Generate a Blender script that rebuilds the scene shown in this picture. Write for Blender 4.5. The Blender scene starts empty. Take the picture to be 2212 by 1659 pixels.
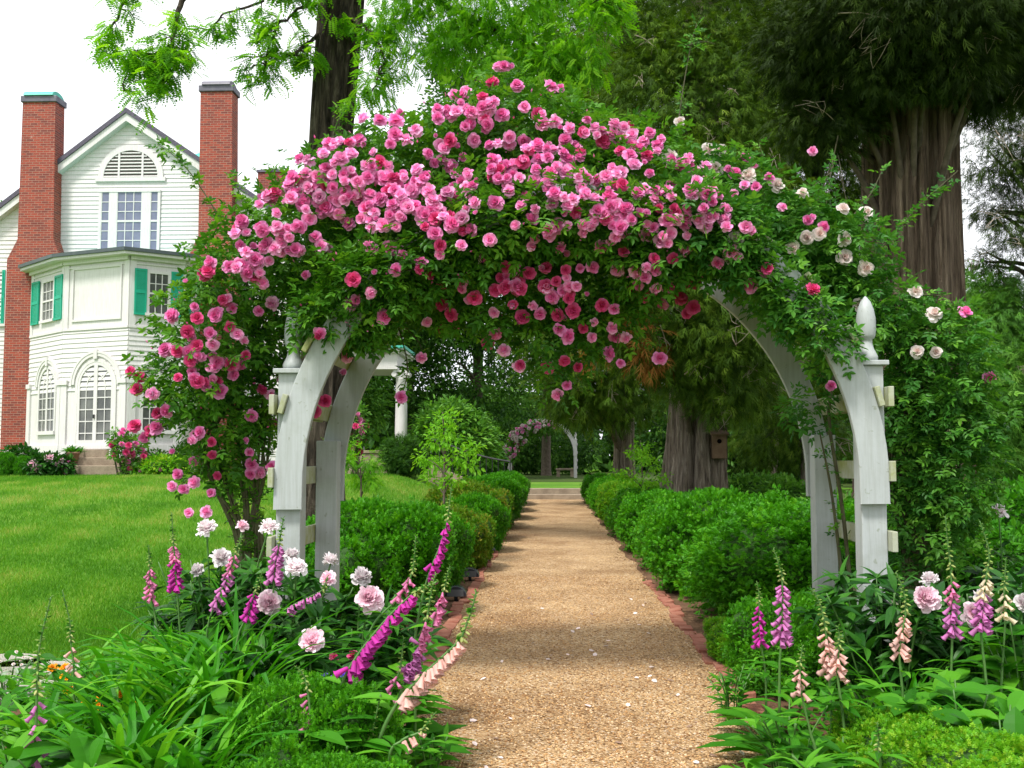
SKY, CLOUD, SUNP, SUNANG, EXPO = .1, 9.0, 2.5, 11, 0.85
import bpy, math
import numpy as np
from mathutils import Vector, Matrix, Euler
PI = math.pi
rng = np.random.default_rng(11)
scene = bpy.context.scene
COL = scene.collection

# ---------------------------------------------------------------- camera
FPX = 2212.0
CAMZ = 1.5
TH = math.atan(160.5 / FPX)
PSI = math.atan(79.0 * math.cos(TH) / FPX)
cam_d = bpy.data.cameras.new('camera'); cam_d.sensor_width = 36.0; cam_d.lens = 36.0
cam_d.clip_start = 0.05; cam_d.clip_end = 2000
cam = bpy.data.objects.new('camera', cam_d); COL.objects.link(cam)
cam.location = (0, 0, CAMZ); cam.rotation_euler = (PI/2 + TH, 0, PSI)
scene.camera = cam
_M = np.array(Euler((PI/2 + TH, 0, PSI), 'XYZ').to_matrix())

def P(u, v, Y):
    """point seen at photo position (u,v) at distance Y along the path"""
    d = _M @ np.array([(u-1106.0)/FPX, -(v-829.5)/FPX, -1.0])
    return np.array([0, 0, CAMZ]) + d * (Y / d[1])

def sm(t):
    t = np.clip(t, 0, 1); return t*t*(3-2*t)

def hz(x, y):
    """terrain height"""
    x = np.asarray(x, float); y = np.asarray(y, float)
    a = 0.95 * sm((-x-1.9)/3.0) * sm((y-7)/22)
    a = a + 0.06*np.sin(x*0.55+1)*np.sin(y*0.31) * sm((-x-3)/3)
    b = 0.42 * sm((y-37.75)/0.3)
    c = 0.25 * sm((x-3.5)/8)
    return np.maximum(np.maximum(a, b), c)

# ---------------------------------------------------------------- objects
_loc = {}
def new_obj(name, data, parent=None, loc=(0, 0, 0)):
    o = bpy.data.objects.new(name, data); COL.objects.link(o)
    if parent is not None:
        o.parent = parent; _loc[o] = _loc[parent]
    else:
        o.location = loc; _loc[o] = np.array(loc, float)
    return o
def tag(o, label=None, cat=None, group=None, kind=None):
    if label: o['label'] = label
    if cat: o['category'] = cat
    if group: o['group'] = group
    if kind: o['kind'] = kind
    return o
def thing(name, label, cat, loc, group=None):
    o = new_obj(name, None, None, tuple(float(c) for c in loc)); o.empty_display_size = 0.2
    return tag(o, label, cat, group)

def mesh_np(name, V, polys, mat, rnd=None, smooth=False, uv=False):
    V = np.ascontiguousarray(V, dtype=np.float32)
    me = bpy.data.meshes.new(name)
    me.vertices.add(len(V)); me.vertices.foreach_set('co', V.ravel())
    polys = [np.asarray(p, dtype=np.int32) for p in polys if len(p)]
    nl = sum(p.size for p in polys); npoly = sum(len(p) for p in polys)
    loops = np.concatenate([p.ravel() for p in polys])
    starts = []; s = 0
    for p in polys:
        starts.append(s + np.arange(len(p), dtype=np.int32)*p.shape[1]); s += p.size
    me.loops.add(nl); me.loops.foreach_set('vertex_index', loops)
    me.polygons.add(npoly); me.polygons.foreach_set('loop_start', np.concatenate(starts).astype(np.int32))
    me.update(calc_edges=True)
    me.polygons.foreach_set('use_smooth', np.full(npoly, bool(smooth)))
    if rnd is not None:
        a = me.attributes.new('rnd', 'FLOAT', 'POINT'); a.data.foreach_set('value', np.ascontiguousarray(rnd, dtype=np.float32))
    if uv:
        l = me.uv_layers.new(name='UVMap'); out = np.zeros((nl, 2), np.float32); k = 0
        for p in polys:
            q = V[p]; n = np.cross(q[:, 1]-q[:, 0], q[:, 2]-q[:, 0]); n = np.abs(n)
            for i in range(len(p)):
                ax = int(np.argmax(n[i])); c = q[i]
                if ax == 2: w = c[:, [0, 1]]
                elif ax == 0: w = c[:, [1, 2]]
                else: w = c[:, [0, 2]]
                out[k:k+p.shape[1]] = w; k += p.shape[1]
        l.data.foreach_set('uv', out.ravel())
    if mat: me.materials.append(mat)
    return me
def add(name, V, polys, mat, parent=None, loc=(0, 0, 0), rnd=None, smooth=False, uv=False):
    base = _loc[parent] if parent is not None else np.array(loc, float)
    me = mesh_np(name, np.asarray(V, float) - base, polys, mat, rnd, smooth, uv)
    return new_obj(name, me, parent, loc)

class MB:
    """collects shapes and links them as one mesh"""
    def __init__(s): s.V = []; s.T = []; s.Q = []; s.N = []; s.n = 0
    def raw(s, V, faces):
        b = s.n; V = np.asarray(V, float).reshape(-1, 3); s.V.append(V); s.n += len(V)
        for f in faces:
            f = [b+i for i in f]
            (s.T if len(f) == 3 else s.Q if len(f) == 4 else s.N).append(f)
        return s
    def hexa(s, p):
        return s.raw(p, [(0, 3, 2, 1), (4, 5, 6, 7), (0, 1, 5, 4), (1, 2, 6, 5), (2, 3, 7, 6), (3, 0, 4, 7)])
    def box(s, x0, x1, y0, y1, z0, z1):
        return s.hexa([(x0, y0, z0), (x1, y0, z0), (x1, y1, z0), (x0, y1, z0), (x0, y0, z1), (x1, y0, z1), (x1, y1, z1), (x0, y1, z1)])
    def prism(s, poly, ax0, ax1, f):
        """polygon of (a,b) pairs swept from depth ax0 to ax1; f(a,b,d)->xyz"""
        n = len(poly)
        V = [f(a, b, ax0) for a, b in poly] + [f(a, b, ax1) for a, b in poly]
        fs = [tuple(range(n)), tuple(range(2*n-1, n-1, -1))] + [(i, n+i, n+(i+1) % n, (i+1) % n) for i in range(n)]
        return s.raw(V, fs)
    def tube(s, pts, rad, k=8, cap=True, flute=None):
        pts = np.asarray(pts, float); m = len(pts); rad = np.broadcast_to(np.asarray(rad, float), (m,))
        t = np.gradient(pts, axis=0); t /= np.linalg.norm(t, axis=1)[:, None] + 1e-9
        ref = np.array([0, 1, 0.]) if abs(t[0][2]) > 0.5 else np.array([0, 0, 1.])
        V = []
        a = np.arange(k)/k*2*PI
        for i in range(m):
            x = np.cross(ref, t[i]); x /= np.linalg.norm(x)+1e-9; y = np.cross(t[i], x)
            r = rad[i]*(np.ones(k) if flute is None else flute(a, i/(m-1)))
            V.append(pts[i] + (np.cos(a)*r)[:, None]*x + (np.sin(a)*r)[:, None]*y)
        V = np.concatenate(V)
        fs = [(i*k+j, i*k+(j+1) % k, (i+1)*k+(j+1) % k, (i+1)*k+j) for i in range(m-1) for j in range(k)]
        if cap: fs += [tuple(range(k-1, -1, -1)), tuple((m-1)*k+j for j in range(k))]
        return s.raw(V, fs)
    def lathe(s, prof, c, k=16, ax=None):
        V = []
        for r, z in prof:
            for j in range(k):
                a = 2*PI*j/k; V.append((c[0]+r*math.cos(a), c[1]+r*math.sin(a), c[2]+z))
        m = len(prof)
        fs = [(i*k+j, i*k+(j+1) % k, (i+1)*k+(j+1) % k, (i+1)*k+j) for i in range(m-1) for j in range(k)]
        fs += [tuple(range(k-1, -1, -1)), tuple((m-1)*k+j for j in range(k))]
        return s.raw(V, fs)
    def build(s, name, mat, parent=None, loc=(0, 0, 0), smooth=False, uv=True, bevel=0):
        polys = [s.T, s.Q]
        by = {}
        for f in s.N: by.setdefault(len(f), []).append(f)
        polys += list(by.values())
        o = add(name, np.concatenate(s.V), polys, mat, parent, loc, None, smooth, uv)
        if bevel:
            m = o.modifiers.new('edge', 'BEVEL'); m.width = bevel; m.segments = 2; m.limit_method = 'ANGLE'
        return o

def smooth_line(pts, n=24):
    pts = np.asarray(pts, float)
    if len(pts) < 3:
        t = np.linspace(0, 1, n)[:, None]; return pts[0]*(1-t)+pts[-1]*t
    p = np.vstack([2*pts[0]-pts[1], pts, 2*pts[-1]-pts[-2]])
    out = []; seg = len(pts)-1
    for g in np.linspace(0, seg-1e-6, n):
        i = int(g); t = g-i; a, b, c, d = p[i], p[i+1], p[i+2], p[i+3]
        out.append(0.5*((2*b)+(-a+c)*t+(2*a-5*b+4*c-d)*t*t+(-a+3*b-3*c+d)*t**3))
    return np.array(out)

# ---------------------------------------------------------------- leaves
def leaf_tpl(widths=(0.55, 0.9, 0.6), fold=0.25, droop=0.25, asp=0.45):
    """one pointed leaf of unit length along +y with a folded midrib"""
    m = len(widths); V = [(0, 0, 0)]; T = []; Q = []
    for i, w in enumerate(widths):
        t = (i+1)/(m+1); z = -droop*t*t; h = w*asp*0.5
        V += [(-h, t, z+fold*h), (0, t, z), (h, t, z+fold*h)]
    V.append((0, 1, -droop)); e = len(V)-1
    T += [(0, 2, 1), (0, 3, 2), (3*m-2, 3*m-1, e), (3*m-1, 3*m, e)]
    for i in range(m-1):
        a = 1+3*i
        Q += [(a, a+1, a+4, a+3), (a+1, a+2, a+5, a+4)]
    return np.array(V, float), [np.array(T), np.array(Q).reshape(-1, 4)]
LEAF6 = (np.array([(0, 0, 0), (-.22, .3, .05), (-.2, .65, .03), (0, 1, -.12), (.2, .65, .03), (.22, .3, .05)]), [np.array([(0, 3, 2, 1), (0, 5, 4, 3)])])
LEAFD = (np.array([(0, 0, 0), (-.26, .45, .06), (0, 1, -.08), (.26, .45, .06)]), [np.array([(0, 3, 2, 1)])])
LEAFB = leaf_tpl((.55, .95, 1.0, .7), .25, .3, .42)
LANCE = leaf_tpl((.7, 1.0, .85, .5), .3, .35, .26)
def merge_tpl(items):
    Vs = []; P_ = {}; n = 0
    for V, polys in items:
        Vs.append(V)
        for p in polys:
            if len(p): P_.setdefault(p.shape[1], []).append(p+n)
        n += len(V)
    return np.concatenate(Vs), [np.concatenate(p) for p in P_.values()]
def xf_tpl(t, scale, rot, off):
    V = t[0]*scale; c, s = math.cos(rot), math.sin(rot)
    W = V.copy(); W[:, 0] = c*V[:, 0]-s*V[:, 1]; W[:, 1] = s*V[:, 0]+c*V[:, 1]
    return W+np.array(off), t[1]
ROSELEAF = merge_tpl([xf_tpl(LEAF6, .5, 0, (0, .5, -.06)), xf_tpl(LEAF6, .42, 1.1, (0, .5, -.03)), xf_tpl(LEAF6, .42, -1.1, (0, .5, -.03)),
                      xf_tpl(LEAF6, .34, 1.25, (0, .24, 0)), xf_tpl(LEAF6, .34, -1.25, (0, .24, 0))])
def frond_tpl(n=7):
    it = []
    for i in range(n):
        y = .12+.8*i/n; s = .26*(1-.35*abs(i/n-.4))
        z = -.35*y*y
        it += [xf_tpl(LEAFD, s, 1.15, (0, y, z)), xf_tpl(LEAFD, s, -1.15, (0, y, z))]
    it.append(xf_tpl(LEAFD, .22, 0, (0, .92, -.32)))
    return merge_tpl(it)
FROND = frond_tpl()
def spray_tpl():
    it = []
    N = (np.array([(-.025, 0, 0), (-.034, .5, .01), (0, 1, -.16), (.034, .5, .01), (.025, 0, 0)]), [np.array([(0, 4, 3, 1)]), np.array([(1, 3, 2)])])
    for a, s, y in ((0, .9, .1), (.5, .6, .1), (-.5, .6, .15), (.7, .5, .35), (-.7, .5, .4), (.4, .42, .6), (-.45, .4, .6)):
        it.append(xf_tpl(N, s, a, (0, y, -.1*y)))
    return merge_tpl(it)
SPRAY = spray_tpl()
SPRIG = merge_tpl([xf_tpl(LEAFD, .6, a, (0, y, z)) for a, y, z in ((0, .45, 0), (.9, .3, 0), (-.9, .3, .02), (1.2, .05, -.03), (-1.2, .05, -.03), (.3, .2, .12), (-.4, .25, -.1))])

def unit(v): return v/(np.linalg.norm(v, axis=-1, keepdims=True)+1e-9)
def cloud(p, d, up, size, tpl, rg=None, vary=None):
    """place a template at every point p, its length along d, its face towards up"""
    p = np.asarray(p, float); n = len(p); d = unit(d); x = np.cross(d, up); x = unit(x); z = np.cross(x, d)
    size = np.broadcast_to(np.asarray(size, float), (n,))
    TV, TP = tpl; k = len(TV)
    V = p[:, None, :] + size[:, None, None]*(TV[None, :, 0:1]*x[:, None]+TV[None, :, 1:2]*d[:, None]+TV[None, :, 2:3]*z[:, None])
    off = (np.arange(n)*k)[:, None, None]
    polys = [(t[None]+off).reshape(-1, t.shape[1]) for t in TP if len(t)]
    r = (rg or rng).random(n) if vary is None else vary
    return V.reshape(-1, 3), polys, np.repeat(r, k)
def rdir(n, rg=None):
    v = (rg or rng).normal(size=(n, 3)); return unit(v)
def join_clouds(cs):
    V = []; by = {}; r = []; n = 0
    for v, polys, q in cs:
        V.append(v); r.append(q)
        for p in polys: by.setdefault(p.shape[1], []).append(p+n)
        n += len(v)
    return np.concatenate(V), [np.concatenate(x) for x in by.values()], np.concatenate(r)

def sample_blobs(B, n, shell=0.35, rg=None, inner=0.8):
    """points near the skin of a union of ellipsoids (cx,cy,cz,rx,ry,rz[,w]) and their outward directions"""
    rg = rg or rng; B = np.array([list(b)+[1.0]*(7-len(b)) for b in B], float)
    w = B[:, 6]*(B[:, 3]*B[:, 4]+B[:, 4]*B[:, 5]+B[:, 3]*B[:, 5]); w /= w.sum()
    pts = []; outs = []; got = 0
    while got < n:
        m = int((n-got)*1.6)+20
        i = rg.choice(len(B), m, p=w); d = rdir(m, rg)
        r = 1-shell*rg.random(m)**1.5+0.06*rg.normal(size=m)
        q = B[i, :3]+B[i, 3:6]*d*r[:, None]
        keep = np.ones(m, bool)
        for j in range(len(B)):
            e = np.linalg.norm((q-B[j, :3])/B[j, 3:6], axis=1)
            keep &= (e > inner*(1-shell)) | (i == j)
        q = q[keep]; o = unit(d[keep]/B[i[keep], 3:6])
        pts.append(q); outs.append(o); got += len(q)
    return np.concatenate(pts)[:n], np.concatenate(outs)[:n]
def pblob(u, v, Y, ru, rv, rY=None, w=1.0):
    c = P(u, v, Y); s = Y/FPX
    return (c[0], c[1], c[2], ru*s, rY if rY else (ru+rv)*.5*s, rv*s, w)
def foliage(B, nclump, nleaf, crad, size, tpl, droop=.2, shell=.4, flat=.6, rg=None, jit=.35):
    """clumped leaves over blobs"""
    rg = rg or rng
    c, o = sample_blobs(B, nclump, shell, rg)
    cp = np.repeat(c, nleaf, axis=0); co = np.repeat(o, nleaf, axis=0); n = len(cp)
    off = rdir(n, rg)*(rg.random(n)**.5)[:, None]*crad; off[:, 2] *= flat
    p = cp+off
    d = co*.6+unit(off)*.6+rdir(n, rg)*.7; d[:, 2] -= droop
    up = np.array([0, 0, 1.])+co*.4+rdir(n, rg)*.7
    cr = np.repeat(rg.random(nclump), nleaf)
    vary = np.clip(.6*cr+.4*rg.random(n), 0, 1)
    return cloud(p, d, up, size*(1-jit+2*jit*rg.random(n)), tpl, rg, vary)
# ---------------------------------------------------------------- materials
def mat_new(name):
    m = bpy.data.materials.new(name); m.use_nodes = True; nt = m.node_tree; nt.nodes.clear()
    out = nt.nodes.new('ShaderNodeOutputMaterial')
    def N(t, **k):
        n = nt.nodes.new('ShaderNode'+t)
        for a, b in k.items():
            if a.startswith('_'): setattr(n, a[1:], b)
            else: n.inputs[a.replace('__', ' ')].default_value = b
        return n
    return m, nt, out, N
def rgba(c): return (c[0], c[1], c[2], 1)
def ramp(N, stops):
    r = N('ValToRGB'); e = r.color_ramp.elements
    while len(e) < len(stops): e.new(.5)
    for i, (p, c) in enumerate(stops): e[i].position = p; e[i].color = rgba(c)
    return r
def mat_leaf(name, cols, trans=.35, rough=.5, spec=.22, tint=(1.25, 1.2, .6), noise=0):
    m, nt, out, N = mat_new(name); L = nt.links.new
    at = N('Attribute', _attribute_name='rnd'); st = [(i/(len(cols)-1), c) for i, c in enumerate(cols)]
    r = ramp(N, st); L(at.outputs['Fac'], r.inputs[0])
    col = r.outputs[0]
    b = N('BsdfPrincipled', Roughness=rough); b.inputs['Specular IOR Level'].default_value = spec
    L(col, b.inputs['Base Color'])
    t = N('BsdfTranslucent'); mx = N('MixRGB', _blend_type='MULTIPLY', Fac=1.0); L(col, mx.inputs[1]); mx.inputs[2].default_value = rgba(tint)
    L(mx.outputs[0], t.inputs[0])
    s = N('MixShader', Fac=trans); L(b.outputs[0], s.inputs[1]); L(t.outputs[0], s.inputs[2]); L(s.outputs[0], out.inputs[0])
    return m
def mat_simple(name, col, rough=.6, col2=None, scale=3.0, bump=0, bscale=40, spec=.4, stretch=(1, 1, 1), metal=0, detail=6):
    m, nt, out, N = mat_new(name); L = nt.links.new
    b = N('BsdfPrincipled', Roughness=rough); b.inputs['Specular IOR Level'].default_value = spec; b.inputs['Metallic'].default_value = metal
    tc = N('TexCoord'); mp = N('Mapping'); mp.inputs['Scale'].default_value = stretch; L(tc.outputs['Object'], mp.inputs[0])
    if col2 is not None:
        n = N('TexNoise', Scale=scale, Detail=detail, Roughness=.65); L(mp.outputs[0], n.inputs['Vector'])
        r = ramp(N, [(.35, col), (.68, col2)]); L(n.outputs[0], r.inputs[0]); L(r.outputs[0], b.inputs['Base Color'])
    else: b.inputs['Base Color'].default_value = rgba(col)
    if bump:
        n2 = N('TexNoise', Scale=bscale, Detail=5); L(mp.outputs[0], n2.inputs['Vector'])
        bp = N('Bump', Strength=bump, Distance=.02); L(n2.outputs[0], bp.inputs['Height']); L(bp.outputs[0], b.inputs['Normal'])
    L(b.outputs[0], out.inputs[0])
    return m
def mat_petal(name, cin, cout, trans=.4, mid=None):
    """petal colour runs from the heart (rnd 0) to the rim (rnd 1)"""
    m, nt, out, N = mat_new(name); L = nt.links.new
    at = N('Attribute', _attribute_name='rnd')
    r = ramp(N, [(0, cin), (1, cout)] if mid is None else [(0, cin), (.5, mid), (1, cout)]); L(at.outputs['Fac'], r.inputs[0])
    oi = N('ObjectInfo'); hs = N('HueSaturation'); mr = N('MapRange'); mr.inputs['To Min'].default_value = .8; mr.inputs['To Max'].default_value = 1.15
    L(oi.outputs['Random'], mr.inputs['Value']); L(mr.outputs[0], hs.inputs['Value']); L(r.outputs[0], hs.inputs['Color'])
    b = N('BsdfPrincipled', Roughness=.55); b.inputs['Specular IOR Level'].default_value = .2
    L(hs.outputs[0], b.inputs['Base Color']); t = N('BsdfTranslucent'); L(hs.outputs[0], t.inputs[0])
    s = N('MixShader', Fac=trans); L(b.outputs[0], s.inputs[1]); L(t.outputs[0], s.inputs[2]); L(s.outputs[0], out.inputs[0])
    return m
def mat_brick(name='red_brick'):
    m, nt, out, N = mat_new(name); L = nt.links.new
    uv = N('UVMap'); bk = N('TexBrick', Scale=1.0); bk.inputs['Brick Width'].default_value = .24; bk.inputs['Row Height'].default_value = .082
    bk.inputs['Mortar Size'].default_value = .009; bk.inputs['Mortar Smooth'].default_value = .2; bk.inputs['Bias'].default_value = -.15
    bk.inputs['Color1'].default_value = rgba((.34, .055, .03)); bk.inputs['Color2'].default_value = rgba((.15, .035, .03)); bk.inputs['Mortar'].default_value = rgba((.36, .2, .15))
    L(uv.outputs[0], bk.inputs['Vector'])
    n = N('TexNoise', Scale=1.3, Detail=8, Roughness=.7); tc = N('TexCoord'); L(tc.outputs['Object'], n.inputs['Vector'])
    r = ramp(N, [(.4, (1, 1, 1)), (.75, (.75, .68, .68))]); L(n.outputs[0], r.inputs[0])
    mx = N('MixRGB', _blend_type='MULTIPLY', Fac=1); L(bk.outputs[0], mx.inputs[1]); L(r.outputs[0], mx.inputs[2])
    n3 = N('TexNoise', Scale=5, Detail=4, Roughness=.7); L(tc.outputs['Object'], n3.inputs['Vector'])
    r3 = ramp(N, [(.66, (0, 0, 0)), (.76, (1, 1, 1))]); L(n3.outputs[0], r3.inputs[0])
    m3 = N('MixRGB'); L(r3.outputs[0], m3.inputs[0]); L(mx.outputs[0], m3.inputs[1]); m3.inputs[2].default_value = rgba((.46, .3, .26))
    b = N('BsdfPrincipled', Roughness=.85); L(m3.outputs[0], b.inputs['Base Color'])
    bp = N('Bump', Strength=.5, Distance=.02); L(bk.outputs['Fac'], bp.inputs['Height']); bp.invert = True; L(bp.outputs[0], b.inputs['Normal'])
    L(b.outputs[0], out.inputs[0]); return m
def mat_bark(name, c1, c2, c3, sx=5.0, sz=.7, strength=1.0):
    m, nt, out, N = mat_new(name); L = nt.links.new
    tc = N('TexCoord'); mp = N('Mapping'); mp.inputs['Scale'].default_value = (sx, sx, sz); L(tc.outputs['Object'], mp.inputs[0])
    n = N('TexNoise', Scale=2.2, Detail=9, Roughness=.7); n.inputs['Distortion'].default_value = .4; L(mp.outputs[0], n.inputs['Vector'])
    r = ramp(N, [(.33, c1), (.5, c2), (.7, c3)]); L(n.outputs[0], r.inputs[0])
    b = N('BsdfPrincipled', Roughness=.9); b.inputs['Specular IOR Level'].default_value = .15; L(r.outputs[0], b.inputs['Base Color'])
    bp = N('Bump', Strength=strength, Distance=.06); L(n.outputs[0], bp.inputs['Height']); L(bp.outputs[0], b.inputs['Normal'])
    L(b.outputs[0], out.inputs[0]); return m
def mat_paint(name, base, stain, amount=.6, scale=2.0, rough=.5, thr=(.5, .75), grain=1.0):
    m, nt, out, N = mat_new(name); L = nt.links.new
    tc = N('TexCoord'); n = N('TexNoise', Scale=scale, Detail=8, Roughness=.7); L(tc.outputs['Object'], n.inputs['Vector'])
    r = ramp(N, [(thr[0], (0, 0, 0)), (thr[1], (amount,)*3)]); L(n.outputs[0], r.inputs[0])
    mx = N('MixRGB'); L(r.outputs[0], mx.inputs[0]); mx.inputs[1].default_value = rgba(base); mx.inputs[2].default_value = rgba(stain)
    n2 = N('TexNoise', Scale=26, Detail=3); L(tc.outputs['Object'], n2.inputs['Vector']); r2 = ramp(N, [(.67, (0, 0, 0)), (.72, (.5,)*3)]); L(n2.outputs[0], r2.inputs[0])
    m2 = N('MixRGB'); L(r2.outputs[0], m2.inputs[0]); L(mx.outputs[0], m2.inputs[1]); m2.inputs[2].default_value = rgba(stain)
    mp = N('Mapping'); mp.inputs['Scale'].default_value = (30, 30, 1.6); L(tc.outputs['Object'], mp.inputs[0]); n5 = N('TexNoise', Scale=1.5, Detail=6, Roughness=.7); L(mp.outputs[0], n5.inputs['Vector']); r5 = ramp(N, [(.4, (1, 1, 1)), (.72, (.80, .80, .76))]); L(n5.outputs[0], r5.inputs[0])
    m6 = N('MixRGB', _blend_type='MULTIPLY', Fac=grain); L(m2.outputs[0], m6.inputs[1]); L(r5.outputs[0], m6.inputs[2])
    b = N('BsdfPrincipled', Roughness=rough); L(m6.outputs[0], b.inputs['Base Color'])
    bp = N('Bump', Strength=.12, Distance=.01); L(n2.outputs[0], bp.inputs['Height']); L(bp.outputs[0], b.inputs['Normal'])
    L(b.outputs[0], out.inputs[0]); return m
def mat_gravel():
    m, nt, out, N = mat_new('gravel_tan'); L = nt.links.new
    tc = N('TexCoord'); vo = N('TexVoronoi', Scale=75); L(tc.outputs['Object'], vo.inputs['Vector'])
    sp = N('SeparateColor'); L(vo.outputs['Color'], sp.inputs[0])
    r = ramp(N, [(0, (.14, .075, .035)), (.25, (.37, .22, .10)), (.55, (.55, .36, .18)), (.9, (.64, .455, .26)), (1, (.78, .65, .5))]); L(sp.outputs[0], r.inputs[0])
    n = N('TexNoise', Scale=.9, Detail=7, Roughness=.65); L(tc.outputs['Object'], n.inputs['Vector'])
    r2 = ramp(N, [(.35, (.62, .55, .5)), (.6, (1, 1, 1))]); L(n.outputs[0], r2.inputs[0])
    mx = N('MixRGB', _blend_type='MULTIPLY', Fac=1); L(r.outputs[0], mx.inputs[1]); L(r2.outputs[0], mx.inputs[2])
    b = N('BsdfPrincipled', Roughness=.9); b.inputs['Specular IOR Level'].default_value = .2; L(mx.outputs[0], b.inputs['Base Color'])
    bp = N('Bump', Strength=.9, Distance=.015); L(vo.outputs['Distance'], bp.inputs['Height']); bp.invert = True
    n4 = N('TexNoise', Scale=5, Detail=4); L(tc.outputs['Object'], n4.inputs['Vector']); b2 = N('Bump', Strength=.5, Distance=.05); L(n4.outputs[0], b2.inputs['Height']); L(bp.outputs[0], b2.inputs['Normal'])
    L(b2.outputs[0], b.inputs['Normal']); L(b.outputs[0], out.inputs[0]); return m
def mat_ground(name, stops, scale=.6, fine=60, bump=.6):
    m, nt, out, N = mat_new(name); L = nt.links.new
    tc = N('TexCoord'); n = N('TexNoise', Scale=scale, Detail=10, Roughness=.7); L(tc.outputs['Object'], n.inputs['Vector'])
    n2 = N('TexNoise', Scale=fine, Detail=3); L(tc.outputs['Object'], n2.inputs['Vector'])
    mm = N('MixRGB', Fac=.35); L(n.outputs[0], mm.inputs[1]); L(n2.outputs[0], mm.inputs[2])
    r = ramp(N, stops); L(mm.outputs[0], r.inputs[0])
    b = N('BsdfPrincipled', Roughness=.9); b.inputs['Specular IOR Level'].default_value = .1; L(r.outputs[0], b.inputs['Base Color'])
    bp = N('Bump', Strength=bump, Distance=.04); L(n2.outputs[0], bp.inputs['Height']); L(bp.outputs[0], b.inputs['Normal'])
    L(b.outputs[0], out.inputs[0]); return m

M = {}
M['lawn'] = mat_ground('lawn_turf', [(.3, (.05, .14, .012)), (.5, (.09, .22, .02)), (.62, (.16, .28, .035)), (.76, (.34, .36, .1))], .35, 45)
M['soil'] = mat_ground('garden_soil', [(.3, (.06, .035, .02)), (.5, (.15, .085, .05)), (.7, (.28, .17, .1))], 2.5, 50)
M['forest'] = mat_ground('leaf_litter', [(.3, (.02, .04, .008)), (.5, (.05, .09, .015)), (.7, (.1, .1, .04))], 1.2, 30)
M['gravel'] = mat_gravel()
M['grass'] = mat_leaf('grass_blades', [(.065, .21, .012), (.105, .30, .018), (.17, .36, .028), (.38, .42, .11)], .4, .55)
M['rose_leaf'] = mat_leaf('rose_leaf', [(.03, .12, .010), (.055, .19, .014), (.10, .28, .018), (.19, .4, .025)], .35, .42)
M['pale_rose_leaf'] = mat_leaf('pale_rose_leaf', [(.03, .13, .018), (.05, .19, .024), (.09, .27, .026), (.16, .37, .035)], .35, .42)
M['box_leaf'] = mat_leaf('boxwood_leaf', [(.03, .15, .004), (.05, .24, .006), (.085, .34, .008), (.15, .43, .012)], .3, .4)
M['box_gold'] = mat_leaf('boxwood_gold_leaf', [(.04, .15, .005), (.09, .24, .008), (.17, .3, .015), (.38, .27, .05)], .3, .4)
M['box_lime'] = mat_leaf('boxwood_lime_leaf', [(.06, .25, .006), (.11, .36, .01), (.19, .44, .015), (.34, .46, .03)], .35, .4)
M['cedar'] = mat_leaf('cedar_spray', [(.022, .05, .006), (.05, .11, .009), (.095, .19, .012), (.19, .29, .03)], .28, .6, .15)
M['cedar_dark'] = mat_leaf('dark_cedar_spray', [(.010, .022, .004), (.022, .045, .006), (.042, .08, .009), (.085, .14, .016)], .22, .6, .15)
M['cedar_dead'] = mat_leaf('brown_cedar_spray', [(.2, .08, .02), (.3, .13, .03), (.34, .17, .05)], .3, .7, .1)
M['locust'] = mat_leaf('locust_leaf', [(.06, .21, .008), (.11, .34, .01), (.18, .46, .014), (.27, .55, .02)], .5, .5)
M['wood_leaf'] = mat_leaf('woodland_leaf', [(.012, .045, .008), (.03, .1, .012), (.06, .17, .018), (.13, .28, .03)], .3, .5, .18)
M['wood_light'] = mat_leaf('light_woodland_leaf', [(.05, .15, .02), (.08, .23, .03), (.12, .31, .035), (.2, .4, .05)], .35, .5)
M['fresh'] = mat_leaf('fresh_leaf', [(.12, .36, .015), (.18, .46, .02), (.27, .55, .03)], .5, .45)
M['peony_leaf'] = mat_leaf('peony_leaf', [(.008, .05, .006), (.015, .085, .008), (.03, .13, .012), (.055, .2, .018)], .25, .42, .25)
M['lily_leaf'] = mat_leaf('daylily_leaf', [(.022, .15, .004), (.04, .24, .006), (.07, .32, .01), (.15, .43, .02)], .35, .45, .2)
M['fox_leaf'] = mat_leaf('foxglove_leaf', [(.022, .13, .005), (.04, .2, .008), (.07, .28, .012), (.12, .37, .02)], .35, .5, .18)
M['silver'] = mat_leaf('silver_leaf', [(.2, .3, .18), (.35, .45, .32)], .2, .7)
M['bud'] = mat_leaf('flower_bud', [(.12, .26, .04), (.25, .4, .08), (.5, .5, .2)], .3, .5)
M['stem'] = mat_simple('green_stem', (.06, .17, .03), .5, (.1, .2, .05), 20)
M['cane'] = mat_simple('rose_cane', (.06, .05, .025), .7, (.1, .11, .04), 12)
M['twig'] = mat_simple('twig_bark', (.06, .045, .03), .85, (.14, .11, .08), 9)
M['dead_twig'] = mat_simple('pale_dead_twig', (.3, .24, .18), .9, (.42, .36, .28), 9)
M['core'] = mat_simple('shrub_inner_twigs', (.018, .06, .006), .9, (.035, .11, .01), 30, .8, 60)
M['white'] = mat_paint('white_trellis_paint', (.43, .46, .46), (.20, .23, .14), .5, 1.3)
M['algae'] = mat_paint('algae_stained_paint', (.42, .44, .34), (.25, .28, .04), .95, 3.0, .6, (.42, .62))
M['house_white'] = mat_paint('house_white_paint', (.71, .685, .685), (.52, .49, .45), .35, .8)
M['brick'] = mat_brick()
M['shingle'] = mat_simple('slate_shingle', (.06, .055, .08), .7, (.12, .1, .14), 14, .4, 25)
M['copper'] = mat_simple('verdigris_copper', (.05, .42, .33), .5, (.1, .52, .42), 4, .1)
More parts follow.
